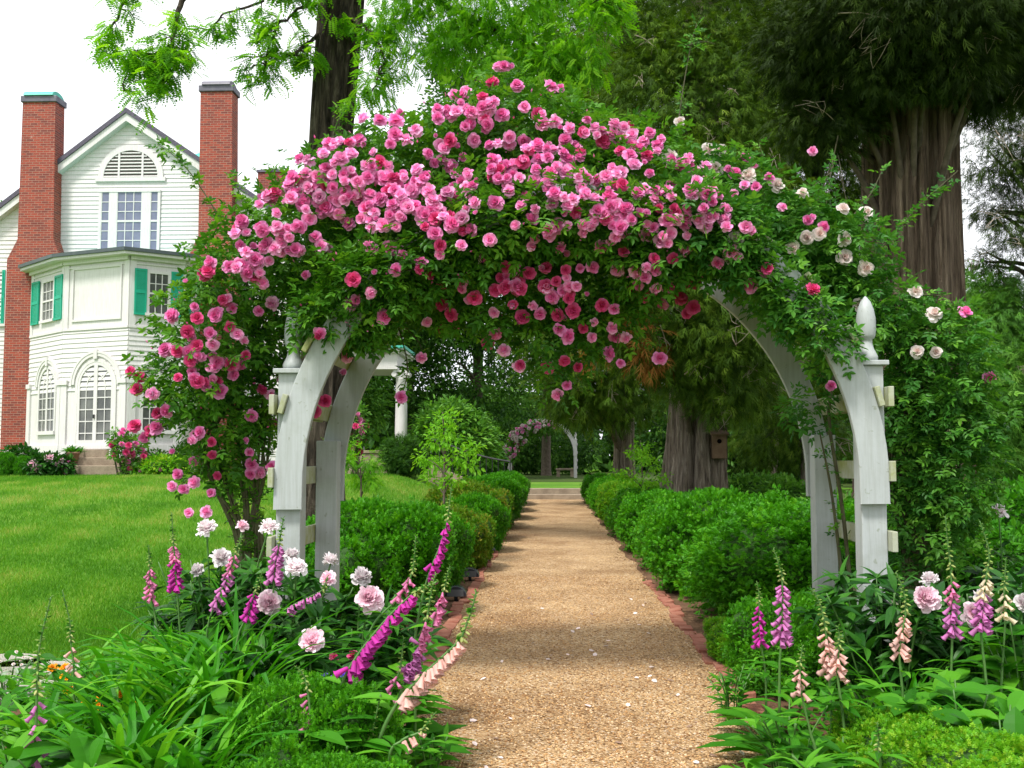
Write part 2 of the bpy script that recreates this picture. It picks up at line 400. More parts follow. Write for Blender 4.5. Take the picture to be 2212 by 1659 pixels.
M['lead'] = mat_simple('weathered_lead', (.09, .085, .12), .5, (.16, .15, .18), 4)
M['gutter'] = mat_simple('dark_gutter', (.05, .07, .075), .4, (.08, .1, .1), 5)
M['shutter'] = mat_simple('green_shutter_paint', (.0, .33, .2), .45, (.005, .36, .23), 6)
M['glass'] = mat_simple('window_glass', (.055, .06, .06), .06, (.16, .165, .15), 1.4, spec=.6)
M['glass_sky_tint'] = mat_simple('sky_tinted_upper_glass', (.14, .15, .23), .08, (.2, .21, .3), 2, spec=.6)  # blue grey sky reflection put into the pane colour
M['shade_dark'] = mat_simple('louver_gap', (.1, .09, .08), .8)
M['stone'] = mat_simple('steps_stone', (.22, .17, .12), .9, (.36, .29, .21), 3, .5, 20)
M['flag'] = mat_simple('flagstone', (.25, .23, .2), .9, (.42, .39, .34), 5, .4, 30)
M['clay'] = mat_simple('clay_pot', (.25, .13, .08), .8, (.32, .2, .13), 6)
M['edge_brick'] = mat_simple('edging_brick', (.26, .08, .05), .9, (.38, .17, .11), 8, .4, 40)
M['bark_cedar'] = mat_bark('cedar_bark', (.09, .065, .05), (.36, .29, .22), (.62, .53, .43), 9, .5, 3)
M['bark_cedar_dk'] = mat_bark('red_cedar_bark', (.06, .04, .028), (.29, .205, .145), (.56, .43, .32), 9, .5, 3)
M['bark_locust'] = mat_bark('locust_bark', (.012, .01, .008), (.07, .055, .04), (.2, .165, .125), 5, .9, 2.5)
M['black'] = mat_simple('black_lamp_enamel', (.025, .03, .04), .22, spec=.8)
M['lens'] = mat_simple('lamp_lens', (.12, .13, .14), .15, spec=.6)
M['birdwood'] = mat_simple('weathered_board', (.12, .07, .04), .9, (.2, .13, .08), 8)
M['iron'] = mat_simple('wrought_iron', (.02, .02, .022), .5)
M['rose_p1'] = mat_petal('pink_rose_petal', (.88, .08, .36), (.96, .47, .78), .35, (.94, .24, .58))
M['rose_p2'] = mat_petal('light_pink_rose_petal', (.92, .19, .50), (.97, .60, .84), .35, (.95, .38, .68))
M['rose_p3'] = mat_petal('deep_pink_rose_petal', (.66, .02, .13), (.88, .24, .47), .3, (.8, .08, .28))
M['rose_w'] = mat_petal('blush_white_rose_petal', (.85, .5, .42), (.9, .84, .82), .35, (.88, .74, .7))
M['peony_p'] = mat_petal('pink_peony_petal', (.90, .36, .52), (.96, .82, .87), .35, (.93, .6, .72))
M['peony_w'] = mat_petal('blush_peony_petal', (.93, .62, .68), (.95, .92, .92), .35, (.95, .84, .87))
M['fx_magenta'] = mat_petal('magenta_foxglove', (.58, .02, .32), (.68, .07, .50), .45)
M['fx_orchid'] = mat_petal('orchid_foxglove', (.66, .17, .46), (.74, .30, .64), .45)
M['fx_pink'] = mat_petal('pink_foxglove', (.78, .17, .38), (.84, .34, .58), .45)
M['fx_peach'] = mat_petal('peach_foxglove', (.84, .46, .38), (.88, .62, .56), .45)
M['fx_cream'] = mat_petal('cream_foxglove', (.85, .7, .45), (.88, .8, .62), .45)
M['orange'] = mat_petal('orange_marigold', (.75, .2, .0), (.9, .42, .01), .3)
M['red'] = mat_petal('red_petal', (.55, .01, .02), (.75, .05, .06), .3)
M['violet'] = mat_petal('violet_petal', (.12, .04, .5), (.2, .08, .65), .3)
M['petal_pale'] = mat_petal('fallen_pale_petal', (.85, .6, .58), (.9, .8, .76), .2)
# ---------------------------------------------------------------- sky and sun
w = bpy.data.worlds.new('World'); scene.world = w; w.use_nodes = True
nt = w.node_tree; nt.nodes.clear()
wo = nt.nodes.new('ShaderNodeOutputWorld'); bg = nt.nodes.new('ShaderNodeBackground'); bg.inputs['Strength'].default_value = SKY
sk = nt.nodes.new('ShaderNodeTexSky'); sk.sky_type = 'NISHITA'; sk.sun_disc = False
SUN_EL, SUN_AZ = math.radians(58), math.radians(215)      # azimuth measured clockwise from +Y: behind the camera, to its left
sk.sun_elevation = SUN_EL; sk.sun_rotation = SUN_AZ
tc = nt.nodes.new('ShaderNodeTexCoord'); nz = nt.nodes.new('ShaderNodeTexNoise'); nz.inputs['Scale'].default_value = 2.2; nz.inputs['Detail'].default_value = 6
rp = nt.nodes.new('ShaderNodeValToRGB'); rp.color_ramp.elements[0].position = .3; rp.color_ramp.elements[0].color = (CLOUD*.82, CLOUD*.85, CLOUD*.92, 1)
rp.color_ramp.elements[1].position = .65; rp.color_ramp.elements[1].color = (CLOUD, CLOUD, CLOUD*1.0, 1)
mx = nt.nodes.new('ShaderNodeMixRGB'); mx.inputs[0].default_value = .9
Lk = nt.links.new
Lk(tc.outputs['Generated'], nz.inputs['Vector']); Lk(nz.outputs[0], rp.inputs[0]); Lk(sk.outputs[0], mx.inputs[1]); Lk(rp.outputs[0], mx.inputs[2])
Lk(mx.outputs[0], bg.inputs['Color']); Lk(bg.outputs[0], wo.inputs[0])
sd = bpy.data.lights.new('sun', 'SUN'); sd.energy = SUNP; sd.angle = math.radians(SUNANG); sd.color = (1, .965, .91)
so = bpy.data.objects.new('sun', sd); COL.objects.link(so)
dirn = Vector((math.sin(SUN_AZ)*math.cos(SUN_EL), math.cos(SUN_AZ)*math.cos(SUN_EL), math.sin(SUN_EL)))
so.rotation_euler = dirn.to_track_quat('Z', 'Y').to_euler(); so.location = (-10, -10, 30)
scene.view_settings.view_transform = 'Standard'; scene.view_settings.look = 'None'
scene.view_settings.exposure = EXPO; scene.view_settings.gamma = 1.0
scene.cycles.max_bounces = 7; scene.cycles.diffuse_bounces = 3; scene.cycles.transmission_bounces = 5; scene.cycles.glossy_bounces = 3
scene.cycles.use_denoising = True

# ---------------------------------------------------------------- ground
def grid(xs, ys, zf):
    X, Y = np.meshgrid(xs, ys); V = np.stack([X, Y, zf(X, Y)], -1).reshape(-1, 3); nx, ny = len(xs), len(ys)
    i = (np.arange(ny-1)[:, None]*nx+np.arange(nx-1)[None]).ravel()
    return V, np.stack([i, i+1, i+nx+1, i+nx], -1)
xs = np.concatenate([np.linspace(-300, -32, 14), np.linspace(-30, 12, 140), np.linspace(13, 300, 18)])
ys = np.concatenate([np.linspace(-60, -2, 8), np.linspace(0, 44, 150), np.linspace(45.5, 500, 30)])
V, Q = grid(xs, ys, hz)
g = add('ground', V, [Q], M['lawn'], smooth=True); tag(g, kind='structure')
xs = np.concatenate([np.linspace(2.3, 12, 30), np.linspace(14, 90, 10)]); ys = np.linspace(-4, 120, 130)
V, Q = grid(xs, ys, lambda x, y: hz(x, y)+.006)
tag(add('woodland_floor', V, [Q], M['forest'], smooth=True), kind='structure')
V, Q = grid(np.linspace(-40, 3, 40), np.linspace(47, 140, 40), lambda x, y: hz(x, y)+.006)
tag(add('woodland_floor', V, [Q], M['forest'], smooth=True), kind='structure')
# beds
def strip(name, left, right, ys, dz, mat):
    ys = np.asarray(ys); L = np.array([left(y) for y in ys]); Rr = np.array([right(y) for y in ys]); n = 9
    t = np.linspace(0, 1, n); X = L[:, None]*(1-t)+Rr[:, None]*t; Y = np.repeat(ys[:, None], n, 1)
    V = np.stack([X, Y, hz(X, Y)+dz], -1).reshape(-1, 3); m = len(ys)
    i = (np.arange(m-1)[:, None]*n+np.arange(n-1)[None]).ravel()
    return tag(add(name, V, [np.stack([i, i+1, i+n+1, i+n], -1)], mat, smooth=True), kind='structure')
PL, PR = -.85, 1.19
bl = lambda y: float(np.interp(y, [1, 6.2, 7.2, 8.5, 40], [-3.9, -3.75, -3.0, -2.55, -2.4]))
strip('flower_bed', bl, lambda y: PL+.02, np.linspace(1, 37.4, 80), .010, M['soil'])
strip('flower_bed', lambda y: PR-.02, lambda y: float(np.interp(y, [1, 9, 14, 40], [4.6, 3.8, 2.7, 2.5])), np.linspace(1, 37.4, 80), .012, M['soil'])
wob = lambda y, k: .035*math.sin(y*1.7+k)+.03*math.sin(y*4.1+2*k)
strip('gravel_path', lambda y: PL+wob(y, 0), lambda y: PR+wob(y, 2), np.linspace(.6, 37.5, 160), .018, M['gravel'])
# loose gravel lying on the path: uncountable
n = 26000
y = 3.6+9.5*rng.random(n)**1.7; x = PL-.02+(PR-PL+.04)*rng.random(n)
octa = (np.array([(1, 0, 0), (0, 1, 0), (-1, 0, 0), (0, -1, 0), (0, 0, .7), (0, 0, -.7)], float), [np.array([(0, 1, 4), (1, 2, 4), (2, 3, 4), (3, 0, 4), (1, 0, 5), (2, 1, 5), (3, 2, 5), (0, 3, 5)])])
V, pl, r = cloud(np.stack([x, y, np.full(n, .02)], -1), rdir(n)*[1, 1, .2], np.array([0, 0, 1.])+.3*rdir(n), .0035+.006*rng.random(n)**2, octa)
M['pebble'] = mat_leaf('pebble_mix', [(.2, .09, .035), (.45, .25, .1), (.6, .38, .17), (.72, .55, .36)], 0, .8, .2)
tag(add('gravel', V, pl, M['pebble'], rnd=r), 'loose tan pebbles scattered over the gravel path', kind='stuff')

# ---------------------------------------------------------------- brick edging (each side one laid row)
def edging(label, x0, x1, y0, y1, side):
    mb = MB(); yy = y0
    while yy < y1:
        t = (yy-y0)/(y1-y0); x = x0+(x1-x0)*t+0.6*wob(yy, 0 if side < 0 else 2)+.012*rng.normal(); L = .19; a = .05*rng.normal()+.02
        c, s = math.cos(a), math.sin(a); dz = .006*rng.normal(); tl = .1*rng.normal()
        pts = []
        for z in (-.06, .016):
            for (px, py) in ((-.055, -L/2), (.055, -L/2), (.055, L/2), (-.055, L/2)):
                pts.append((x+c*px-s*py, yy+s*px+c*py, z+dz+(tl*px if z > 0 else 0)+.02))
        mb.hexa(pts); yy += L+.012+.01*rng.random()
    o = mb.build('brick_edging', M['edge_brick'], loc=(x0, y0, 0), bevel=.006); tag(o, label, 'edging')
edging('row of worn red edging bricks along the left side of the gravel path', PL-.02, PL-.02, 5.5, 24, -1)
edging('short tilted run of red edging bricks below the right hedge', PR+.02, PR+.02, 6.2, 12.5, 1)

# ---------------------------------------------------------------- path end: steps
mb = MB(); mb.box(PL-.1, PR+.1, 37.2, 37.62, -.1, .2)
st = thing('stone_steps', 'low grey stone steps at the far end of the gravel path', 'steps', (.17, 37.4, 0))
mb.build('lower_step', M['stone'], st, bevel=.02)
mb = MB(); mb.box(PL-.05, PR+.05, 37.625, 38.2, -.1, .40); mb.build('upper_step', M['stone'], st, bevel=.02)

# ---------------------------------------------------------------- garden arch
def bar(mb, c, ex, ez, w, h, y0, y1):
    """board section w along ex, h along ez (xz vectors), running y0..y1"""
    q = []
    for y in (y0, y1):
        for a, b in ((-1, -1), (1, -1), (1, 1), (-1, 1)):
            q.append((c[0]+ex[0]*a*w/2+ez[0]*b*h/2, y, c[1]+ex[1]*a*w/2+ez[1]*b*h/2))
    mb.raw(q, [(0, 1, 2, 3), (7, 6, 5, 4), (0, 4, 5, 1), (1, 5, 6, 2), (2, 6, 7, 3), (3, 7, 4, 0)])
def build_arch(label, xc, y0, y1, half, zc, gz, shear, mats, lod=1, th=.05):
    t = thing('garden_arch', label, 'arch', (xc, (y0+y1)/2, gz))
    sh = lambda x: shear*(x-xc)
    pw = .155
    for s in (-1, 1):
        for (ya, yb, front) in ((y0+th, y0+th+.15, True), (y1-th-.15, y1-th, False)):
            xp = xc+s*half; d = sh(xp); mb = MB(); top = zc+.73 if front else zc+.32
            mb.box(xp-pw/2, xp+pw/2, ya, yb, gz-.2, top+d)
            p = mb.build('post', mats[0], t, bevel=.006)
            if front:
                mb = MB(); mb.box(xp-.105, xp+.105, ya-.035, yb+.03, top+d, top+d+.03); mb.build('post_cap', mats[0], p, bevel=.005)
                mb = MB(); mb.lathe([(.066, 0), (.068, .03), (.06, .05), (.045, .08), (.036, .115), (.036, .14), (.05, .148), (.056, .165), (.06, .2), (.06, .27), (.05, .33), (.032, .38), (.006, .415)], (xp, (ya+yb)/2, top+d+.03), 20)
                f = mb.build('finial', mats[0], p, smooth=True)
    bw = .185
    for (ya, yb) in ((y0, y0+th-.003), (y1-th+.003, y1)):
        a = np.linspace(-.06, PI+.06, 56)
        V = []
        for rr in (half-bw*.52, half+bw*.46):
            for yy in (ya, yb):
                for q in a:
                    aa = min(max(q, 0), PI); x = xc+rr*math.cos(aa); z = zc+rr*math.sin(aa)
                    if q < 0 or q > PI: z = zc-.13
                    V.append((x, yy, z+sh(x)))
        n = len(a); fs = []
        for i in range(n-1):
            fs += [(i, i+1, 2*n+i+1, 2*n+i), (n+i+1, n+i, 3*n+i, 3*n+i+1), (i+1, i, n+i, n+i+1), (2*n+i, 2*n+i+1, 3*n+i+1, 3*n+i)]
        fs += [(0, 2*n, 3*n, n), (n-1, 2*n-1, 4*n-1, 3*n-1)]
        mb = MB(); mb.raw(V, fs); mb.build('arch_rib', mats[0], t, bevel=.006)
    ya, yb = y0-.03, y1+.03
    for s in (-1, 1):
        for z in (.17, .57, .97, 1.40, 1.86):
            if z < gz: continue
            xx = xc+s*(half+pw/2+.02); mb = MB(); bar(mb, (xx, gz+z+sh(xx)), (1, 0), (0, 1), .034, .125, ya, yb); mb.build('batten', mats[1], t, bevel=.004)
    for k in range(13):
        a = math.radians(16+148*k/12); rr = half+bw*.46+.018; c = (xc+rr*math.cos(a), zc+rr*math.sin(a)+sh(xc+rr*math.cos(a)))
        mb = MB(); bar(mb, c, (math.cos(a), math.sin(a)), (-math.sin(a), math.cos(a)), .034, .125, ya, yb); mb.build('batten', mats[1], t, bevel=.004)
    return t
build_arch('large white wooden rose arch with finials standing over the near gravel path', .185, 6.40, 7.75, 1.828, 1.33, 0, .011, (M['white'], M['algae']))
build_arch('small distant white rose arch on the lawn beyond the far steps', -.33, 57, 58.3, 1.828, 1.78, .42, 0, (M['house_white'], M['house_white']))

# ---------------------------------------------------------------- house
H = 35.0
house = thing('house', 'white clapboard gabled house with round bow bay and tall red brick chimneys', 'house', (P(250, 1000, H)[0], 36, .9))
def HX(u, Y=H, v=430): return P(u, v, Y)[0]
def HZ(v, Y=H): return P(600, v, Y)[2]
ax, az = HX(275), HZ(247); GL, GR = HX(-120), HX(650)
pitL, pitR = .77, .68
def rz(x): return az-(ax-x)*pitL if x < ax else az-(x-ax)*pitR
bz = .8
class Frame:
    def __init__(s, o, ex):
        s.o = np.array(o, float); s.ex = np.array(ex, float); s.n = np.array([s.ex[1], -s.ex[0]])
    def pt(s, a, d, z):
        q = s.o+s.ex*a+s.n*d; return (q[0], q[1], z)
    def box(s, mb, a0, a1, d0, d1, z0, z1):
        mb.hexa([s.pt(a0, d0, z0), s.pt(a0, d1, z0), s.pt(a1, d1, z0), s.pt(a1, d0, z0), s.pt(a0, d0, z1), s.pt(a0, d1, z1), s.pt(a1, d1, z1), s.pt(a1, d0, z1)][:]); return mb
def clap(mb, fr, xf, z0, z1, step=.155):
    z = z0
    while z < z1-.01:
        e = min(z+step, z1); a0, a1 = xf(z); b0, b1 = xf(e)
        if a1-a0 > .05:
            mb.raw([fr.pt(a0, 0, z), fr.pt(a1, 0, z), fr.pt(a0, .028, z), fr.pt(a1, .028, z), fr.pt(b0, .004, e), fr.pt(b1, .004, e)], [(0, 1, 3, 2), (2, 3, 5, 4)])
        z = e
fg = Frame((0, H), (1, 0))
mb = MB()
def gx(z):
    a = max(GL, ax-(az-z)/pitL); b = min(GR, ax+(az-z)/pitR); return (a, b)
clap(mb, fg, gx, bz, az-.15)
Vw = [(GL, H+.02, bz-1), (GR, H+.02, bz-1), (GR, H+.02, rz(GR)), (ax, H+.02, az), (GL, H+.02, rz(GL))]
mb.raw(Vw+[(x, 48, z) for x, y, z in Vw], [(0, 1, 2, 3, 4), (9, 8, 7, 6, 5), (1, 6, 7, 2), (5, 0, 4, 9)])
mb.build('wall', M['house_white'], house)
mb = MB()
for (xa, xb) in ((GL-.4, ax), (ax, GR+.4)):
    za, zb = rz(xa), rz(xb)
    mb.hexa([(xa, H-.35, za+.02), (xb, H-.35, zb+.02), (xb, 48.3, zb+.02), (xa, 48.3, za+.02), (xa, H-.35, za+.2), (xb, H-.35, zb+.2), (xb, 48.3, zb+.2), (xa, 48.3, za+.2)])
mb.build('roof', M['shingle'], house)
mb = MB()
for (xa, xb) in ((GL-.4, ax), (ax, GR+.4)):
    za, zb = rz(xa), rz(xb)
    mb.hexa([(xa, H-.3, za-.26), (xb, H-.3, zb-.26), (xb, H-.0, zb-.26), (xa, H-.0, za-.26), (xa, H-.3, za+.015), (xb, H-.3, zb+.015), (xb, H-.0, zb+.015), (xa, H-.0, za+.015)])
mb.build('rake_board', M['house_white'], house)

def arc_pts(sc, zs, r, n=20, a0=0, a1=PI): return [(sc+r*math.cos(a), zs+r*math.sin(a)) for a in np.linspace(a0, a1, n)]
def ring(mb, fr, sc, zs, r0, r1, d0, d1, n=20, z0=None):
    """arched band; with z0 it runs down to z0 on both sides"""
    o = arc_pts(sc, zs, r1, n); i = arc_pts(sc, zs, r0, n)
    if z0 is not None: o = [(sc+r1, z0)]+o+[(sc-r1, z0)]; i = [(sc+r0, z0)]+i+[(sc-r0, z0)]
    m = len(o)
    V = [fr.pt(a, d1, z) for a, z in o]+[fr.pt(a, d1, z) for a, z in i]+[fr.pt(a, d0, z) for a, z in o]+[fr.pt(a, d0, z) for a, z in i]
    fs = []
    for k in range(m-1):
        fs += [(k, k+1, m+k+1, m+k), (k, 2*m+k, 2*m+k+1, k+1), (m+k, m+k+1, 3*m+k+1, 3*m+k)]
    mb.raw(V, fs)
def seg(mb, fr, a, b, w, d0, d1):
    a = np.array(a); b = np.array(b); t = (b-a)/np.linalg.norm(b-a); nn = np.array([-t[1], t[0]])*w/2
    q = [a-nn, b-nn, b+nn, a+nn]
    mb.hexa([fr.pt(x, d0, z) for x, z in q]+[fr.pt(x, d1, z) for x, z in q])
def arched(fr, sc, z0, zs, r, name, kids, rows, door=False):
    mb = MB(); ring(mb, fr, sc, zs, r, r+.10, 0, .05, 20, z0); fr.box(mb, sc-r-.1, sc+r+.1, 0, .09, z0-.12, z0)
    wn = mb.build(name, M['house_white'], house)
    mb = MB(); pts = [(sc-r, z0), (sc+r, z0)]+arc_pts(sc, zs, r, 20)
    mb.raw([fr.pt(a, .012, z) for a, z in pts], [tuple(range(len(pts)))]); mb.build('pane', M['glass'], wn)
    mb = MB(); st = .075 if door else .055
    fr.box(mb, sc-st, sc+st, .014, .045, z0, zs+r*.99)
    if door:
        for q in (-1, 1): fr.box(mb, sc+q*(r-.05)-.05, sc+q*(r-.05)+.05, .015, .044, z0, zs)
        fr.box(mb, sc-r, sc+r, .013, .043, z0, z0+.16)
        ring(mb, fr, sc, zs, r-.09, r, .013, .043, 20)
    for k in range(1, rows+1):
        z = z0+(zs-z0)*k/rows; fr.box(mb, sc-r, sc+r, .016, .036, z-.017, z+.017)
    for q in (-1, 1):
        x = sc+q*(r*.53 if not door else r*.52); fr.box(mb, x-.014, x+.014, .017, .035, z0, zs)
    ring(mb, fr, sc, zs, r*.48, r*.48+.035, .018, .034, 16)
    for a in (.75, PI-.75): seg(mb, fr, (sc+r*.4*math.cos(a), zs+r*.4*math.sin(a)), (sc+r*math.cos(a), zs+r*math.sin(a)), .035, .0185, .0335)
    mb.build('muntin', M['house_white'], wn)
    mb = MB(); ring(mb, fr, sc, zs+.05, r+.24, r+.31, 0, .085, 24); ring(mb, fr, sc, zs+.05, r+.14, r+.24, 0, .07, 24)
    seg(mb, fr, (sc, zs+r+.1), (sc, zs+r+.4), .15, 0, .105); mb.build('archivolt', M['house_white'], wn)
    return wn
def sash(fr, sc, z0, z1, wdt, cols, rows, mat, name='window', sill=True):
    mb = MB(); h = wdt/2
    fr.box(mb, sc-h-.09, sc-h, 0, .055, z0, z1); fr.box(mb, sc+h, sc+h+.09, 0, .055, z0, z1); fr.box(mb, sc-h-.09, sc+h+.09, 0, .057, z1, z1+.1)
    fr.box(mb, sc-h-.12, sc+h+.12, 0, .1, z0-.09, z0)
    wn = mb.build(name, M['house_white'], house)
    mb = MB(); mb.raw([fr.pt(sc-h, .012, z0), fr.pt(sc+h, .012, z0), fr.pt(sc+h, .012, z1), fr.pt(sc-h, .012, z1)], [(0, 1, 2, 3)]); mb.build('pane', mat, wn)
    mb = MB(); zm = (z0+z1)/2; fr.box(mb, sc-h, sc+h, .014, .045, zm-.03, zm+.03)
    for x in (sc-h, sc+h-.02): fr.box(mb, x, x+.02, .0135, .044, z0, z1)
    for k in range(1, cols): x = sc-h+wdt*k/cols; fr.box(mb, x-.013, x+.013, .015, .034, z0, z1)
    for k in range(1, rows):
        if k*2 == rows: continue
        z = z0+(z1-z0)*k/rows; fr.box(mb, sc-h, sc+h, .016, .033, z-.013, z+.013)
    mb.build('muntin', M['house_white'], wn); return wn
def shutter(fr, s0, s1, z0, z1):
    mb = MB(); zm = z0+(z1-z0)*.5
    fr.box(mb, s0, s1, .03, .06, z0, z1)
    for (a, b) in ((z0, z0+.07), (zm-.05, zm+.05), (z1-.07, z1)): fr.box(mb, s0, s1, .06, .082, a, b)
    fr.box(mb, s0, s0+.06, .06, .08, z0+.07, z1-.07); fr.box(mb, s1-.06, s1, .06, .08, z0+.07, z1-.07)
    z = z0+.09
    while z < z1-.1:
        if abs(z-zm) > .07: fr.box(mb, s0+.06, s1-.06, .058, .068, z, z+.025)
        z += .05
    mb.build('shutter', M['shutter'], house)
# venetian window and lunette in the gable
sx = lambda u: HX(u)
z0, z1 = HZ(541), HZ(414)
mb = MB(); fg.box(mb, sx(215), sx(348), .03, .06, z0-.08, z0+.04); fg.box(mb, sx(215), sx(348), .03, .08, z1+.02, z1+.1)
for (a, b) in ((215, 221), (238, 255), (308, 327), (343, 348)): fg.box(mb, sx(a), sx(b), .03, .065, z0+.04, z1+.02)
vw = mb.build('venetian_window', M['house_white'], house)
for (a, b, cols) in ((221, 238, 1), (255, 308, 3), (327, 343, 1)):
    mb = MB(); xa, xb = sx(a), sx(b); za, zb = z0+.04, z1+.02
    mb.raw([(xa, H-.036, za), (xb, H-.036, za), (xb, H-.036, zb), (xa, H-.036, zb)], [(0, 1, 2, 3)]); mb.build('pane', M['glass_sky_tint'], vw)
    mb = MB(); zm = (za+zb)/2; fg.box(mb, xa, xb, .037, .058, zm-.035, zm+.035)
    for x in (xa, xb-.02): fg.box(mb, x, x+.02, .0365, .057, za, zb)
    for k in range(1, cols): x = xa+(xb-xa)*k/cols; fg.box(mb, x-.014, x+.014, .038, .052, za, zb)
    for k in (1, 2, 4, 5): z = za+(zb-za)*k/6; fg.box(mb, xa, xb, .039, .051, z-.014, z+.014)
    mb.build('muntin', M['house_white'], vw)
lc, lz, lr = sx(282), HZ(381), .97
mb = MB(); ring(mb, fg, lc, lz, lr, lr+.2, .02, .07, 26); fg.box(mb, lc-lr-.28, lc+lr+.28, .02, .085, lz-.14, lz-.0)
lv = mb.build('louvered_vent', M['house_white'], house)
mb = MB(); mb.raw([fg.pt(a, .032, z) for a, z in arc_pts(lc, lz, lr, 24)], [tuple(range(24))]); mb.build('vent_opening', M['shade_dark'], lv)
mb = MB()
for k in range(8):
    z = lz+.02+k*.12; hw = math.sqrt(max(0, lr*lr-(z-lz+.05)**2))
    if hw > .1: mb.hexa([fg.pt(lc-hw, .034, z), fg.pt(lc-hw, .034, z+.05), fg.pt(lc+hw, .034, z+.05), fg.pt(lc+hw, .034, z), fg.pt(lc-hw, .062, z), fg.pt(lc-hw, .062, z+.03), fg.pt(lc+hw, .062, z+.03), fg.pt(lc+hw, .062, z)])
for x in (lc-.42, lc+.42): fg.box(mb, x-.035, x+.035, .033, .068, lz, lz+math.sqrt(lr*lr-.42**2))
mb.build('louver', M['house_white'], lv)
# chimneys
def chimney(us, vs, cap_mat, y0=H-.55, y1=H+.12, half_round=None):
    pts = [(HX(u, y0), HZ(v, y0)) for u, v in zip(us, vs)]
    mb = MB(); mb.prism(pts, y0, y1, lambda a, b, d: (a, d, b)); c = mb.build('chimney', M['brick'], house)
    xs_ = [p[0] for p in pts]; top = max(p[1] for p in pts); tops = [p[0] for p in pts if p[1] > top-.05]; xa, xb = min(tops), max(tops)
    mb = MB(); mb.box(xa-.06, xb+.06, y0-.06, y1+.06, top, top+.22); cp = mb.build('cap', M['lead'], c, bevel=.02)
    if half_round:
        mb = MB(); n = 10; pr = [(((y0+y1)/2)+(.45)*math.cos(a), top+.22+.22*math.sin(a)) for a in np.linspace(0, PI, n)]
        mb.prism(pr, xa+.06, xb-.06, lambda a, b, d: (d, a, b)); mb.build('cap', half_round, c)
    return c
chimney((42, 113, 118, 134, 134, 20, 20, 41), (214, 214, 512, 556, 1060, 1060, 556, 512), M['lead'], half_round=M['copper'])
chimney((428, 497, 502, 516, 516, 409, 409, 430), (196, 196, 508, 553, 1060, 1060, 553, 508), M['lead'], half_round=M['lead'])
c3 = [P(557, 372, 44), P(609, 372, 44)]
mb = MB(); mb.box(c3[0][0], c3[1][0], 44, 44.9, 6, c3[0][2]); ch = mb.build('chimney', M['brick'], house)
mb = MB(); mb.box(c3[0][0]-.05, c3[1][0]+.05, 43.95, 44.95, c3[0][2], c3[0][2]+.1); mb.build('cap', M['lead'], ch)
n = 90; pc_ = np.array([(c3[0][0]+c3[1][0])/2, 44.3, c3[0][2]+.1]); V, pl, r = cloud(pc_+rng.normal(size=(n, 3))*[.35, .2, .03], rdir(n)*[1, 1, .4]+[0, 0, .5], np.array([0, 0, 1.])+.5*rdir(n), .3, LANCE); add('weeds', V, pl, M['wood_light'], ch, rnd=r)
# cupola peeping over the roof
cu = P(425, 345, 42)
mb = MB(); mb.box(cu[0]-.25, cu[0]+.7, 42, 43, 7, cu[2]); cp = mb.build('cupola', M['house_white'], house)
mb = MB(); mb.raw([(cu[0]-.5, 41.8, cu[2]), (cu[0]+.95, 41.8, cu[2]), (cu[0]+.95, 43.2, cu[2]), (cu[0]-.5, 43.2, cu[2]), (cu[0]+.2, 42.5, cu[2]+.55)], [(0, 1, 4), (1, 2, 4), (2, 3, 4), (3, 0, 4), (3, 2, 1, 0)]); mb.build('cupola_roof', M['copper'], cp)
# bow bay
bc = HX(250); br = 2.86
bp = [(P(u, 700, Y)[0], Y) for u, Y in ((67, 34.4), (138, 32.6), (278, 31.6), (397, 32.6), (429, 34.4))]
bcx = sum(p[0] for p in bp)/5
def grow(k):
    """bay outline pushed outwards by k, closed along the wall"""
    q = []
    for i in range(5):
        t = np.array(bp[min(i+1, 4)])-np.array(bp[max(i-1, 0)]); t /= np.linalg.norm(t); q.append((bp[i][0]+t[1]*k, bp[i][1]-t[0]*k))
    return q+[(q[4][0], H+.04+.01*k), (q[0][0], H+.04+.01*k)]
Zf = lambda v, Y=32.6: P(250, v, Y)[2]
zE = Zf(566); zB = Zf(985); zC0, zC1, zPan = Zf(822), Zf(716), Zf(700)
mb = MB(); ring_ = grow(0)
mb.prism(ring_, bz-1, zE, lambda a, b, d: (a, b, d)); bay = mb.build('bow_bay', M['house_white'], house)
frs = []
for i in range(4):
    a = np.array(bp[i]); b = np.array(bp[i+1]); L_ = np.linalg.norm(b-a); fr = Frame(a, (b-a)/L_); fr.L = L_; frs.append(fr)
mb = MB()
for fr in frs:
    clap(mb, fr, lambda z, fr=fr: (0, fr.L), zC0-.35, zC1)
    fr.box(mb, 0, fr.L, 0, .05, zC1, zC1+.07)
    fr.box(mb, 0, .2, 0, .035, zC1+.07, zE); fr.box(mb, fr.L-.2, fr.L, 0, .035, zC1+.07, zE)
    fr.box(mb, .2, fr.L-.2, 0, .04, zE-.25, zE-.2); fr.box(mb, 0, fr.L, 0, .12, zE-.12, zE)
    fr.box(mb, 0, fr.L, 0, .07, bz-.2, zB+.35)
    fr.box(mb, 0, .26, 0, .06, zB+.35, Zf(832)); fr.box(mb, fr.L-.26, fr.L, 0, .06, zB+.35, Zf(832))
    fr.box(mb, -.02, .3, 0, .1, Zf(832), Zf(822)); fr.box(mb, fr.L-.3, fr.L+.02, 0, .1, Zf(832), Zf(822))
mb.build('siding', M['house_white'], bay)
mb = MB(); fr = frs[1]
for a0, a1, za, zb in ((.35, fr.L-.3, Zf(697), Zf(697)+.06), (.35, fr.L-.3, Zf(582)-.06, Zf(582)), (.35, .41, Zf(697)+.06, Zf(582)-.06), (fr.L-.36, fr.L-.3, Zf(697)+.06, Zf(582)-.06)): fr.box(mb, a0, a1, 0, .045, za, zb)
mb.build('wall_panel', M['house_white'], bay)
zw0, zw1 = Zf(683), Zf(599)
fA, fB, fC, fD = frs
